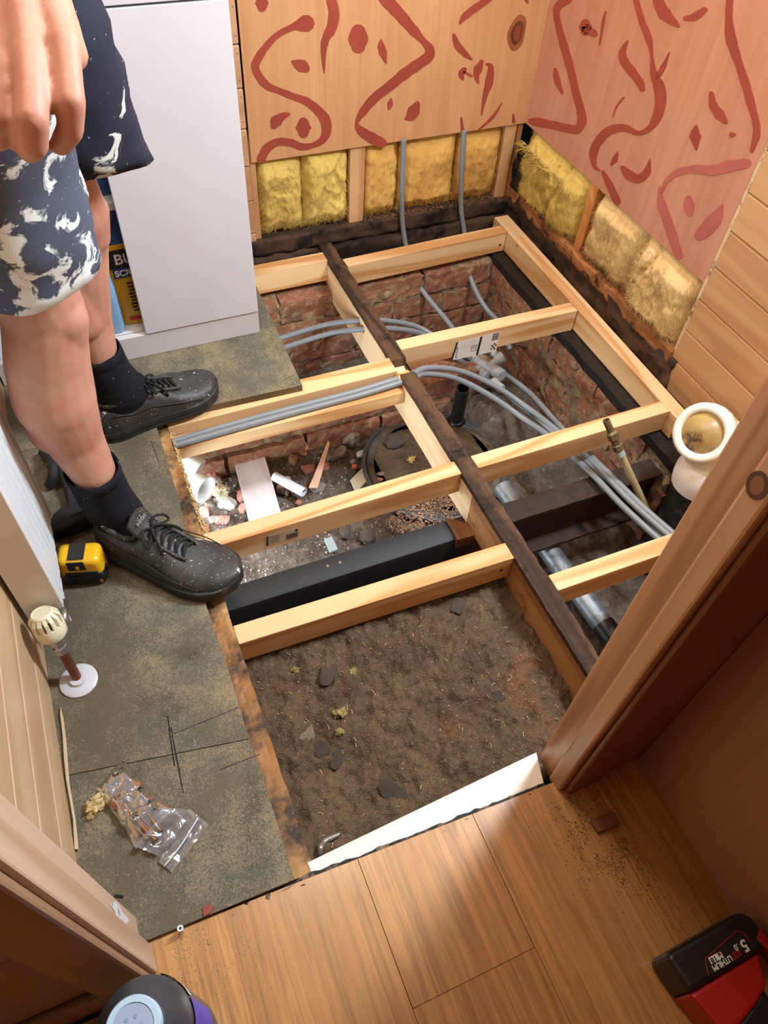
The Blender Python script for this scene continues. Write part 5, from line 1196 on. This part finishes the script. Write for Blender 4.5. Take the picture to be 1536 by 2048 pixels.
# bag of screws
def m_poly():
    t = NT('clear_polythene'); n = t.n
    tr = n.new('ShaderNodeBsdfTransparent'); gl = n.new('ShaderNodeBsdfGlossy'); gl.inputs['Roughness'].default_value = .12
    df = n.new('ShaderNodeBsdfTranslucent'); df.inputs[0].default_value = (.85, .86, .88, 1); dd = n.new('ShaderNodeBsdfDiffuse'); dd.inputs[0].default_value = (.8, .82, .84, 1)
    fr = n.new('ShaderNodeFresnel'); fr.inputs[0].default_value = 1.6
    m1 = n.new('ShaderNodeMixShader'); m1.inputs[0].default_value = .13; t.l(tr.outputs[0], m1.inputs[1]); t.l(dd.outputs[0], m1.inputs[2])
    m2 = n.new('ShaderNodeMixShader'); t.l(t.math('MULTIPLY', fr.outputs[0], 1.6, clamp=True), m2.inputs[0]); t.l(m1.outputs[0], m2.inputs[1]); t.l(gl.outputs[0], m2.inputs[2])
    t.l(m2.outputs[0], t.out.inputs[0]); return t.m
POLY = m_poly()
sb = empty('screw_bag', gz(275, 1620, ZC), 'clear zip bag holding long screws on the chipboard', 'bag')
def sheetq(c4, n1, n2, hf, nm, mat, par, close=None):
    m = MB(); 
    for j in range(n2 + 1):
        for i in range(n1 + 1):
            s, t = i / n1, j / n2; p = (c4[0] * (1 - s) + c4[1] * s) * (1 - t) + (c4[3] * (1 - s) + c4[2] * s) * t; m.v.append(p + V((0, 0, hf(s, t, p))))
    for j in range(n2):
        for i in range(n1): a = j * (n1 + 1) + i; m.f.append((a, a + 1, a + n1 + 2, a + n1 + 1)); m.mi.append(0)
    return m.build(nm, mat, par, smooth=True)
bq = [gz(192, 1578, ZC), gz(246, 1519, ZC), gz(344, 1622, ZC), gz(272, 1698, ZC)]
def bul(s, t, p): e = min(1, min(s, 1 - s) * 4) ** .7 * min(1, min(t, 1 - t) * 5) ** .7; return .0016 + .019 * e + .010 * fbm(p, 38, 3) * e + .006 * abs(noise.noise(p * 60)) * e
sheetq(bq, 34, 44, bul, 'pouch', POLY, sb); sheetq(bq, 6, 6, lambda s, t, p: .0012, 'pouch_back', POLY, sb)
nq = [gz(344, 1622, ZC), gz(384, 1622, ZC), gz(330, 1718, ZC), gz(272, 1698, ZC)]
sheetq(nq, 20, 20, lambda s, t, p: .003 + .012 * (1 - s) + .008 * abs(noise.noise(p * 55)), 'neck', POLY, sb)
hq = [gz(379, 1619, ZC), gz(418, 1651, ZC), gz(345, 1746, ZC), gz(318, 1725, ZC)]
sheetq(hq, 14, 24, lambda s, t, p: .004 + .003 * fbm(p, 30), 'header', POLY, sb)
m = MB(); m.tube([gz(328, 1733, ZC + .008), gz(362, 1690, ZC + .008), gz(396, 1636, ZC + .008)], .0012, 8); m.build('zip_seal', plain('zip_strip', (214, 218, 222), .3), sb, smooth=True)
SCW = plain('bronze_screw', (176, 128, 92), .35, metal=.7, var=.1)
for k, ((u0, v0_), (u1, v1_), z) in enumerate((((300, 1672), (208, 1586), .006), ((306, 1668), (216, 1582), .011), ((316, 1674), (230, 1572), .006), ((322, 1664), (252, 1568), .012), ((298, 1680), (214, 1600), .012), ((312, 1682), (226, 1590), .016), ((290, 1690), (222, 1604), .005))):
    a, b = gz(u0, v0_, ZC + z), gz(u1, v1_, ZC + z + .001); L_ = (b - a).length; d = (b - a)
    t = empty('wood_screw', a, 'long bronze-coated wood screw in the clear zip bag', 'screw', 'screws in the zip bag')
    m = MB(); m.lathe([(0, .0006), (.0018, .0006), (.0022, 0), (.0047, 0), (.0047, .0008), (.0020, .004)], a, d, 12); m.build('head', SCREWM, t, smooth=True, ang=40)
    prof = [(.0019, .003), (.0019, L_ * .38)]; h = L_ * .38
    while h < L_ - .006: prof += [(.0016, h + .0004), (.0027, h + .0011), (.0016, h + .0018)]; h += .0024
    prof += [(.0002, L_)]; m = MB(); m.lathe(prof, a, d, 8); m.build('shank', SCW, t)
# ---- hallway things
sc_ = V((-.166, .132, ZLm + .0005))
st = empty('spray_bottle', sc_, 'dark grey bottle with pale blue cap in the bottom left hallway', 'bottle')
m = MB(); m.lathe([(0, 0), (.050, 0), (.053, .004), (.053, .20), (.051, .222), (.044, .245), (.032, .258), (.030, .262), (0, .262)], sc_, (0, 0, 1), 44); m.build('body', plain('dark_bottle', (64, 64, 68), .35, var=.05, dirt=(150, 150, 150), dirt_amt=(.72, .76), dscale=60), st, smooth=True, ang=40)
m = MB(); m.lathe([(.028, .260), (.028, .272), (.0265, .275), (.021, .275), (.0205, .2735), (0, .2735)], sc_, (0, 0, 1), 36); cp = m.build('cap', plain('pale_blue_cap', (186, 212, 228), .35), st, smooth=True, ang=35)
m = MB(); m.lathe([(0, .2737), (.0200, .2737), (.0200, .2741), (0, .2741)], sc_, (0, 0, 1), 32); m.build('cap_insert', plain('cap_lilac', (168, 180, 206), .4), cp)
for k in range(7):
    a = k * math.pi / 3; r_ = 0 if k == 6 else .009; m = MB(); m.lathe([(.002, .2740), (.002, .2746), (0, .2746)], sc_ + V((math.cos(a) * r_, math.sin(a) * r_, 0)), (0, 0, 1), 8); m.build('cap_dot', plain('dot_grey', (150, 158, 190), .4), cp)
arcband(sc_, (0, 0, 1), .0533, .06, .215, (1, 0, 0), -34, 14, plain('label_royal_blue', (6, 48, 205), .35), 'label_band', st)
arcband(sc_, (0, 0, 1), .0534, .195, .214, (1, 0, 0), 16, 62, WHP, 'label_band', st); arcband(sc_, (0, 0, 1), .0534, .09, .18, (1, 0, 0), -46, -42, plain('label_green', (120, 190, 170), .35), 'label_band', st)
# cordless drill lying on its side: battery toward the doorway
zt = .082
dq = [gz(1330, 1908, zt), gz(1345, 1890, zt), gz(1462, 1824, zt), gz(1490, 1826, zt), gz(1532, 1885, zt), gz(1528, 1908, zt), gz(1372, 1992, zt)]
dr_ = empty('cordless_drill', (sum(dq, V()) / 7) * 1.0 + V((0, 0, -zt + ZLm)), 'red and black cordless drill lying in the bottom right corner', 'drill')
ex = (gz(1480, 1822, zt) - gz(1330, 1908, zt)); ex.z = 0; ex.normalize(); ey = V((-ex.y, ex.x, 0)); ey = -ey   # ey: toward the tool
oB = gz(1330, 1908, zt); oB.z = 0
def dl(a, b, z): return oB + ex * a + ey * b + V((0, 0, z))
def dpr(poly, z0, z1, nm, mt, bev, par=dr_, seg=3):
    m = MB(); m.prism([dl(a, b, z0) for a, b in poly], (0, 0, z1 - z0)); return m.build(nm, mt, par, bevel=bev, seg=seg)
LBt = (gz(1480, 1822, zt) - gz(1330, 1908, zt)).length; WBt = (gz(1372, 1992, zt) - gz(1330, 1908, zt)).length
RED = plain('tool_red', (168, 22, 22), .4, var=.05)
bat = dpr([(0, .004), (.006, 0), (LBt, .0), (LBt + .012, .012), (LBt + .012, WBt * .9), (LBt, WBt), (.004, WBt)], ZLm + .001, zt, 'battery_pack', BLACK, .007)
dpr([(.004, WBt + .0005), (LBt * .95, WBt + .0005), (LBt * .82, WBt + .035), (LBt * .62, WBt + .045), (LBt * .15, WBt + .06), (.012, WBt + .03)], ZLm + .003, zt - .006, 'foot_housing', RED, .005)
dpr([(LBt * .98, WBt * .72), (LBt + .013, WBt * .52), (LBt + .013, WBt * 1.0), (LBt * 1.04, WBt * 1.12)], ZLm + .01, zt + .001, 'latch', RED, .002)
dpr([(LBt * .30, WBt + .05), (LBt * .80, WBt + .03), (LBt * .86, WBt + .13), (LBt * .42, WBt + .15)], ZLm + .006, zt - .012, 'handle', BLACK, .010)
dpr([(-.02, WBt + .15), (LBt * 1.25, WBt + .13), (LBt * 1.25, WBt + .20), (-.02, WBt + .22)], ZLm + .002, zt - .004, 'motor_housing', RED, .014)
m = MB(); m.lathe([(.0, 0), (.024, 0), (.026, .01), (.022, .05), (.010, .06), (0, .06)], dl(-.02, WBt + .185, .045), -ex, 28); m.build('chuck', BLACK, dr_, smooth=True, ang=40)
tz = zt + .0004; xd = (gz(1424, 1938, tz) - gz(1478, 1905, tz)); yd = V((0, 0, 1)).cross(xd)
text('battery_text', 'LITHIUM', .0098, gz(1460, 1910, tz), xd, yd, WHP, bat, bold=.0002, sx=.86); text('battery_text', 'RED', .0098, gz(1478, 1899, tz), xd, yd, RED, bat, bold=.0002, sx=.86)
text('battery_text', '5', .0195, gz(1488, 1878, tz), xd, yd, WHP, bat, bold=.0005); text('battery_text', '.0', .0100, gz(1474, 1887, tz), xd, yd, WHP, bat, bold=.0002)
def dplate(c4, mt, nm, z=tz): m = MB(); m.prism([gz(u, v, z) for u, v in c4], (0, 0, .0002)); m.build(nm, mt, bat)
dplate([(1416, 1916), (1441, 1902), (1448, 1914), (1423, 1929)], WHP, 'badge'); dplate([(1433, 1907), (1441, 1902), (1448, 1914), (1440, 1919)], plain('badge_red', (190, 30, 30), .4), 'badge', tz + .0003)
text('battery_text', '18', .0100, gz(1431, 1911, tz + .0005), xd, yd, INK, bat, bold=.0003); text('battery_text', 'M', .0100, gz(1441.5, 1904, tz + .0007), xd, yd, WHP, bat, bold=.0003)
m = MB(); m.tube([gz(1417, 1950, tz), gz(1410, 1918, tz), gz(1472, 1863, tz), gz(1484, 1864, tz), gz(1505, 1886, tz)], .0006, 6, smooth=False); m.build('red_outline', RED, bat)
# offcut block on the laminate
q = [gz(1182, 1640, ZLm + .012), gz(1225, 1620, ZLm + .012), gz(1240, 1648, ZLm + .012), gz(1198, 1664, ZLm + .012)]
m = MB(); m.prism([p + V((0, 0, -.0118)) for p in q], (0, 0, .0115)); m.build('wood_offcut', plain('brown_offcut', (132, 84, 50), .6, var=.2), label='small brown wood block on the laminate by the right post', cat='offcut', bevel=.0015)
# ================================================================== PIT DEBRIS
def stone(u, v, z, r, mat, label, grp=None, seed=0, nm='rubble_stone', flat=.7, cat='rubble'):
    rn = random.Random(seed); bm = bmesh.new(); bmesh.ops.create_icosphere(bm, subdivisions=2, radius=1)
    c = gz(u, v, z); ang = rn.uniform(0, 6.28); sx_, sy_ = rn.uniform(.8, 1.35), rn.uniform(.65, 1.0)
    for vv in bm.verts:
        p = vv.co.copy(); k = 1 + .45 * noise.noise(p * 1.1 + V((seed * 2.3, 0, 0))) + .12 * noise.noise(p * 3.1 + V((0, seed * 1.3, 0)))
        p = V((math.copysign(abs(p.x) ** .7, p.x) * sx_, math.copysign(abs(p.y) ** .7, p.y) * sy_, math.copysign(abs(p.z) ** .7, p.z) * flat)) * (k * r)
        vv.co = V((p.x * math.cos(ang) - p.y * math.sin(ang), p.x * math.sin(ang) + p.y * math.cos(ang), p.z))
    me = bpy.data.meshes.new(nm); bm.to_mesh(me); bm.free(); me.materials.append(mat)
    o = bpy.data.objects.new(nm, me); COL.objects.link(o); place(o, c + V((0, 0, r * flat * .35))); tag(o, label, cat, grp); return o
ZGd = -.345
RUB = [plain('rubble_grey', (142, 130, 116), .9, var=.2, bump=.5), plain('rubble_pale', (196, 186, 176), .9, var=.15, bump=.5), BRICK, plain('rubble_dark', (88, 76, 64), .9, var=.2, bump=.5), plain('rubble_pink', (196, 136, 122), .9, var=.15, bump=.5)]
rn = random.Random(11)
for k in range(70):
    u = rn.uniform(405, 760); v = rn.uniform(880, 1060) - (u - 560) * .18; r = rn.choice((.007, .009, .012, .015, .018))
    q_ = rn.randrange(5); big = r > .0135
    stone(u, v, ZGd, r, RUB[q_], ('larger ' if big else 'small ') + ('grey mortar', 'whitish plaster', 'red brick', 'dark brown stone', 'pinkish brick')[q_] + ' chunk in the open pit', ('larger ' if big else 'small ') + ('grey', 'whitish', 'red', 'dark', 'pinkish')[q_] + ' rubble in the pit', 100 + k)
for k, (u, v, r, mt, lb) in enumerate(((705, 880, .030, RUB[0], 'big grey broken brick at the back of the pit'), (575, 893, .020, RUB[2], 'red brick lump behind the white tube'), (612, 893, .020, RUB[4], 'pinkish brick lump right of the red lump'), (672, 912, .024, RUB[0], 'grey rubble lump beside the pointed splinter'), (550, 900, .018, RUB[4], 'pale pink lump left of the red lump'), (708, 935, .008, plain('orange_bit', (226, 98, 62), .6), 'small orange plastic bit beside the manhole cover'), (445, 1042, .018, RUB[4], 'pink brick chunk under the near noggin'), (735, 1075, .022, RUB[3], 'dark stone beyond the black steel beam'), (690, 1060, .02, RUB[3], 'dark flat stone beside the slate strip'))):
    stone(u, v, ZGd + .004, r, mt, lb, None, 300 + k)
# fine gravel
m = MB(); rn = random.Random(4)
for k in range(2600):
    x, y = rn.uniform(.08, .62), rn.uniform(.86, 1.38); s = rn.uniform(.0015, .0052); p = V((x, y, gfn(x, y)))
    vs_ = [p + V((rn.uniform(-1, 1), rn.uniform(-1, 1), rn.uniform(.0, 1))) * s for _ in range(4)]; mi = rn.choice((0, 0, 1, 2, 3, 1)); m.add(vs_, [(0, 1, 2), (0, 1, 3), (1, 2, 3), (0, 2, 3)], mi)
m.build('gravel', [RUB[0], RUB[1], RUB[3], RUB[4]], label='fine gravel and mortar crumbs over the pit floor', cat='gravel', kind='stuff')
m = MB()
for k in range(900):
    a = rn.uniform(0, 6.28); r = math.sqrt(rn.random()) * .10; c = gz(860, 1030, ZGd + .012); p = V((c.x + math.cos(a) * r * 1.2, c.y + math.sin(a) * r * .6, ZGd + .014 + rn.random() * .012)); d = V((rn.uniform(-1, 1), rn.uniform(-1, 1), rn.uniform(-.4, .4))).normalized(); e = d.orthogonal().normalized()
    L_ = rn.uniform(.004, .011); m.add([p, p + d * L_, p + d * L_ + e * .0022, p + e * .0022, p + V((0, 0, .0006))], [(0, 1, 2, 3), (0, 1, 4), (2, 3, 4)])
m.build('wood_shavings', plain('shavings', (206, 158, 124), .8, var=.2), label='heap of pale wood shavings on the manhole edge', cat='shavings', kind='stuff')
# manhole cover
mc = V((.741, 1.197, ZGd + .004)); RM = .202
mh = empty('manhole_cover', mc, 'round dirt-covered drain inspection cover in the pit', 'manhole cover')
MHM = plain('dirty_black_cover', (84, 78, 70), .6, var=.2, bump=.4, dirt=(104, 88, 70), dirt_amt=(.5, .62), dscale=22)
m = MB(); m.lathe([(RM, 0), (RM, .016), (RM - .010, .018), (RM - .012, .014), (RM - .014, .012)], mc, (0, 0, 1), 64); m.build('frame_ring', plain('cover_ring', (70, 72, 74), .5, var=.1, dirt=(120, 106, 88), dirt_amt=(.55, .7), dscale=30), mh, smooth=True, ang=40)
m = MB(); m.lathe([(RM - .015, .0), (RM - .015, .015), (RM - .030, .0155), (RM - .034, .012), (0, .012)], mc, (0, 0, 1), 64); m.build('lid', MHM, mh, smooth=True, ang=40)
m = MB(); nx = 46
for j in range(nx + 1):
    for i in range(nx + 1):
        x, y = (i / nx - .5) * .30, (j / nx - .5) * .30; r = math.hypot(x, y); h = (.010 * max(0, fbm((x * 1 + 3, y, 2), 14, 5) + .25) + .006 * fbm((x, y, 8), 50, 3)) * max(0, 1 - (r / .19) ** 2) * 1.5 + .0128; m.v.append(mc + V((x, y, max(h, .0124))))
for j in range(nx):
    for i in range(nx): a = j * (nx + 1) + i; m.f.append((a, a + 1, a + nx + 2, a + nx + 1)); m.mi.append(0)
o = m.build('dirt_heap', SOIL, mh, smooth=True); o['kind'] = 'stuff'
stone(790, 888, ZGd + .02, .024, RUB[3], 'brown stone lying on the manhole cover', None, 401); wool_tuft(822, 920, ZGd + .022, .014, 'yellow wool wisp on the manhole cover', 8)
# offcuts in the pit
def slab(c4, z, th, mat, nm, label, cat, tilt=None):
    pts = [gz(u, v, zz) for (u, v), zz in zip(c4, z)]; m = MB(); m.prism([p + V((0, 0, -th)) for p in pts], (0, 0, th)); return m.build(nm, mat, label=label, cat=cat, bevel=.001)
slab([(468, 922), (528, 906), (562, 1025), (498, 1042)], [-.325, -.32, -.325, -.33], .012, pine('whitewashed_board', 'y', (216, 206, 204), (186, 170, 166), knots=False, contrast=.5, dirt=(110, 96, 84), dirt_amt=(.66, .74), dscale=30), 'board_offcut', 'whitish board offcut lying across the rubble pit', 'offcut')
slab([(656, 880), (660, 886), (636, 974), (617, 974), (626, 955)], [-.31] * 5, .006, pine('pink_splinter', 'y', (226, 190, 160), (196, 150, 120), knots=False), 'wood_splinter', 'pointed wood splinter standing among the rubble', 'offcut')
slab([(648, 1078), (664, 1072), (676, 1098), (660, 1104)], [-.33] * 4, .008, plain('slate_strip', (150, 160, 160), .6), 'slate_strip', 'short grey strip below the sticker noggin', 'offcut')
slab([(700, 960), (725, 935), (735, 960), (712, 985)], [-.33] * 4, .005, plain('pale_flake', (196, 186, 160), .8), 'wood_flake', 'pale wood flake left of the manhole cover', 'offcut')
a, b = gz(548, 952, -.315), gz(608, 985, -.315)
m = MB(); m.lathe([(.0125, 0), (.013, .001), (.013, (b - a).length), (.011, (b - a).length), (.011, (b - a).length - .02), (0, (b - a).length - .02)], a, b - a, 24); m.build('plastic_tube', plain('white_tube', (226, 230, 236), .4), label='short white plastic tube on the rubble', cat='pipe', smooth=True, ang=40)
a, b = gz(352, 948, -.245), gz(412, 980, -.245); L_ = (b - a).length
sk = empty('plastic_socket', a - V((0, 0, .035)), 'white plastic pipe socket tucked under the chipboard edge', 'pipe'); SKM = plain('white_socket', (232, 232, 230), .4, var=.03)
m = MB(); m.lathe([(.026, -.03), (.032, 0), (.0345, .004), (.0345, L_ - .006), (.0365, L_ - .004), (.0365, L_), (.0325, L_), (.0325, .012), (0, .012)], a, b - a, 40); m.build('sleeve', SKM, sk, smooth=True, ang=40)
a2, b2 = gz(345, 905, -.20), gz(400, 938, -.225); m = MB(); m.lathe([(.027, 0), (.027, (b2 - a2).length), (.024, (b2 - a2).length), (0, (b2 - a2).length - .01)], a2, b2 - a2, 36); m.build('branch', SKM, sk, smooth=True, ang=40)
wool_tuft(440, 985, -.32, .03, 'cream wool wisps beside the white socket', 12, m_insul('pale_wool', (226, 218, 190), (238, 232, 210), (190, 176, 130)), 260)
# wool strip hanging down the left joist
m = MB(); rn = random.Random(9)
for k in range(700):
    y = rn.uniform(.93, 1.235); p = V((LJ1 + .001 + abs(rn.gauss(0, .003)), y, -.004 - abs(rn.gauss(0, .02)))); d = V((rn.uniform(-.1, .5), rn.uniform(-.6, .6), rn.uniform(-1, .1))); m.tube([p, p + d * .007, p + d * .016], [.0012, .001, .0004], 4, per=2)
m.build('wool_fringe', INS_R, label='ragged wool fringe hanging along the edge joist', cat='insulation', kind='stuff', smooth=True)
# ---- on the dirt of the near bay
def on_dirt(u, v, up=0.0):
    p = gz(u, v, -.08); return gz(u, v, dfn(p.x, p.y) + up)
def chunk(u, v, r, mat, label, seed, flat=.22, nm='bark_chunk', grp=None):
    p = on_dirt(u, v); return stone(u, v, p.z, r, mat, label, grp, seed, nm, flat, 'debris')
BARK = plain('dark_bark', (76, 63, 51), .95, var=.25, bump=.8, bscale=90)
for k, (u, v, r, lb) in enumerate(((788, 1590, .026, 'dark broken bark piece near the white batten'), (655, 1350, .020, 'long dark clod below the near noggin'), (640, 1500, .018, 'flat dark flake at the left of the dirt bay'), (915, 1212, .020, 'dark shard at the top of the dirt bay'), (995, 1395, .012, 'small clod right of the dirt bay centre'), (672, 1520, .013, 'crumbly clod beside the flat flake'), (610, 1470, .020, 'grey dusty tuft clod near the edge joist'))): chunk(u, v, r, BARK if k != 6 else plain('grey_clod', (110, 98, 76), .95, bump=.8), lb, 500 + k)
for k, (u, v, r, lb) in enumerate(((680, 1428, .016, 'olive wool scrap in the middle of the dirt'), (705, 1345, .010, 'thin wool scrap below the near noggin'), (590, 1340, .009, 'green-yellow wool scrap in the bay corner'), (680, 1465, .009, 'wool scrap under the olive one'))):
    p = on_dirt(u, v, .003); wool_tuft(u, v, p.z, r, lb, 20 + k, m_insul('dirty_wool', (150, 134, 80), (176, 160, 110), (104, 88, 50)), 90)
pc_ = on_dirt(662, 1697, .004)
m = MB(); arc = [on_dirt(640, 1712, .003), on_dirt(641, 1695, .004), on_dirt(650, 1682, .005), on_dirt(664, 1675, .006), on_dirt(680, 1668, .006)]
vs_ = []
for q_ in crom(arc, 5):
    dv = (q_ - on_dirt(668, 1705, .004)); dv.z = 0; dv.normalize(); vs_ += [q_ - dv * .0045, q_ + dv * .0045, q_ + dv * .0045 + V((0, 0, .0025)), q_ - dv * .0045 + V((0, 0, .0025))]
m.loft([vs_[i:i + 4] for i in range(0, len(vs_), 4)]); m.build('metal_ring', plain('scuffed_metal', (166, 160, 150), .35, metal=.7, var=.2), label='curved bit of bright metal half buried by the batten', cat='debris', smooth=True)
m = MB(); rn = random.Random(21)
for k in range(420):
    x, y = rn.uniform(.08, .61), rn.uniform(.28, .70); z = dfn(x, y) + .001; L_ = rn.choice((.002, .003, .004, .008)); a = rn.uniform(0, 6.28); d = V((math.cos(a), math.sin(a), 0)); e = V((-d.y, d.x, 0)) * .0007; p = V((x, y, z))
    m.add([p - e, p + d * L_ - e, p + d * L_ + e, p + e, p + d * L_ * .5 + V((0, 0, .0012))], [(0, 1, 4), (1, 2, 4), (2, 3, 4), (3, 0, 4)])
m.build('wood_chips', plain('pale_chip', (206, 172, 124), .8, var=.2), label='scattered pale wood chips on the dirt', cat='chips', kind='stuff')
# ---- sawdust on chipboard and laminate
m = MB(); rn = random.Random(33)
def grain(x, y, z, s):
    p = V((x, y, z)); a = rn.uniform(0, 6.28); d = V((math.cos(a), math.sin(a), 0)) * s; e = V((-d.y, d.x, 0)) * .5
    m.add([p - d, p + e, p + d * .8 - e, p + V((0, 0, s * .8))], [(0, 1, 3), (1, 2, 3), (2, 0, 3)], rn.choice((0, 0, 1, 2)))
for k in range(5200):
    x, y = rn.uniform(-.24, .03), rn.uniform(.28, 1.0)
    if fbm((x, y, 1), 9) + rn.uniform(-.5, .5) - .8 * abs(x + .16) + (.3 if y < .45 else 0) < .02: continue
    grain(x, y, ZC + .0003, rn.uniform(.0006, .0017))
for k in range(1500):
    u, v = rn.gauss(350, 70), rn.gauss(1890, 70); p = gz(u, v, ZLm)
    if p.x > -.165 and p.y < .25 and p.x < .0 and fbm((p.x, p.y, 3), 40) > -.02: grain(p.x, p.y, ZLm + .0002, rn.uniform(.0005, .0014))
for k in range(2600):
    t = rn.random(); u, v = 1130 + 130 * t + rn.gauss(0, 38), 1585 + 170 * t + rn.gauss(0, 40); p = gz(u, v, ZLm)
    if p.x < .61 and p.y < .215 and fbm((p.x, p.y, 5), 34) > -.05: m.mi; grain(p.x, p.y, ZLm + .0002, rn.uniform(.0006, .0016)); m.mi[-3:] = [rn.choice((3, 3, 3, 1))] * 3
for k in range(900):
    x, y = rn.uniform(.47, .6), rn.uniform(-.1, .21)
    if fbm((x, y, 5), 14) > .1: grain(x, y, ZLm + .0002, rn.uniform(.0005, .0014)); m.mi[-3:] = [3] * 3
m.build('sawdust', [plain('dust_tan', (188, 164, 124), .9), plain('dust_brown', (126, 102, 74), .9), plain('dust_pale', (214, 196, 160), .9), plain('dust_dark', (58, 48, 38), .9)], label='sawdust and grit scattered over the floor', cat='sawdust', kind='stuff')
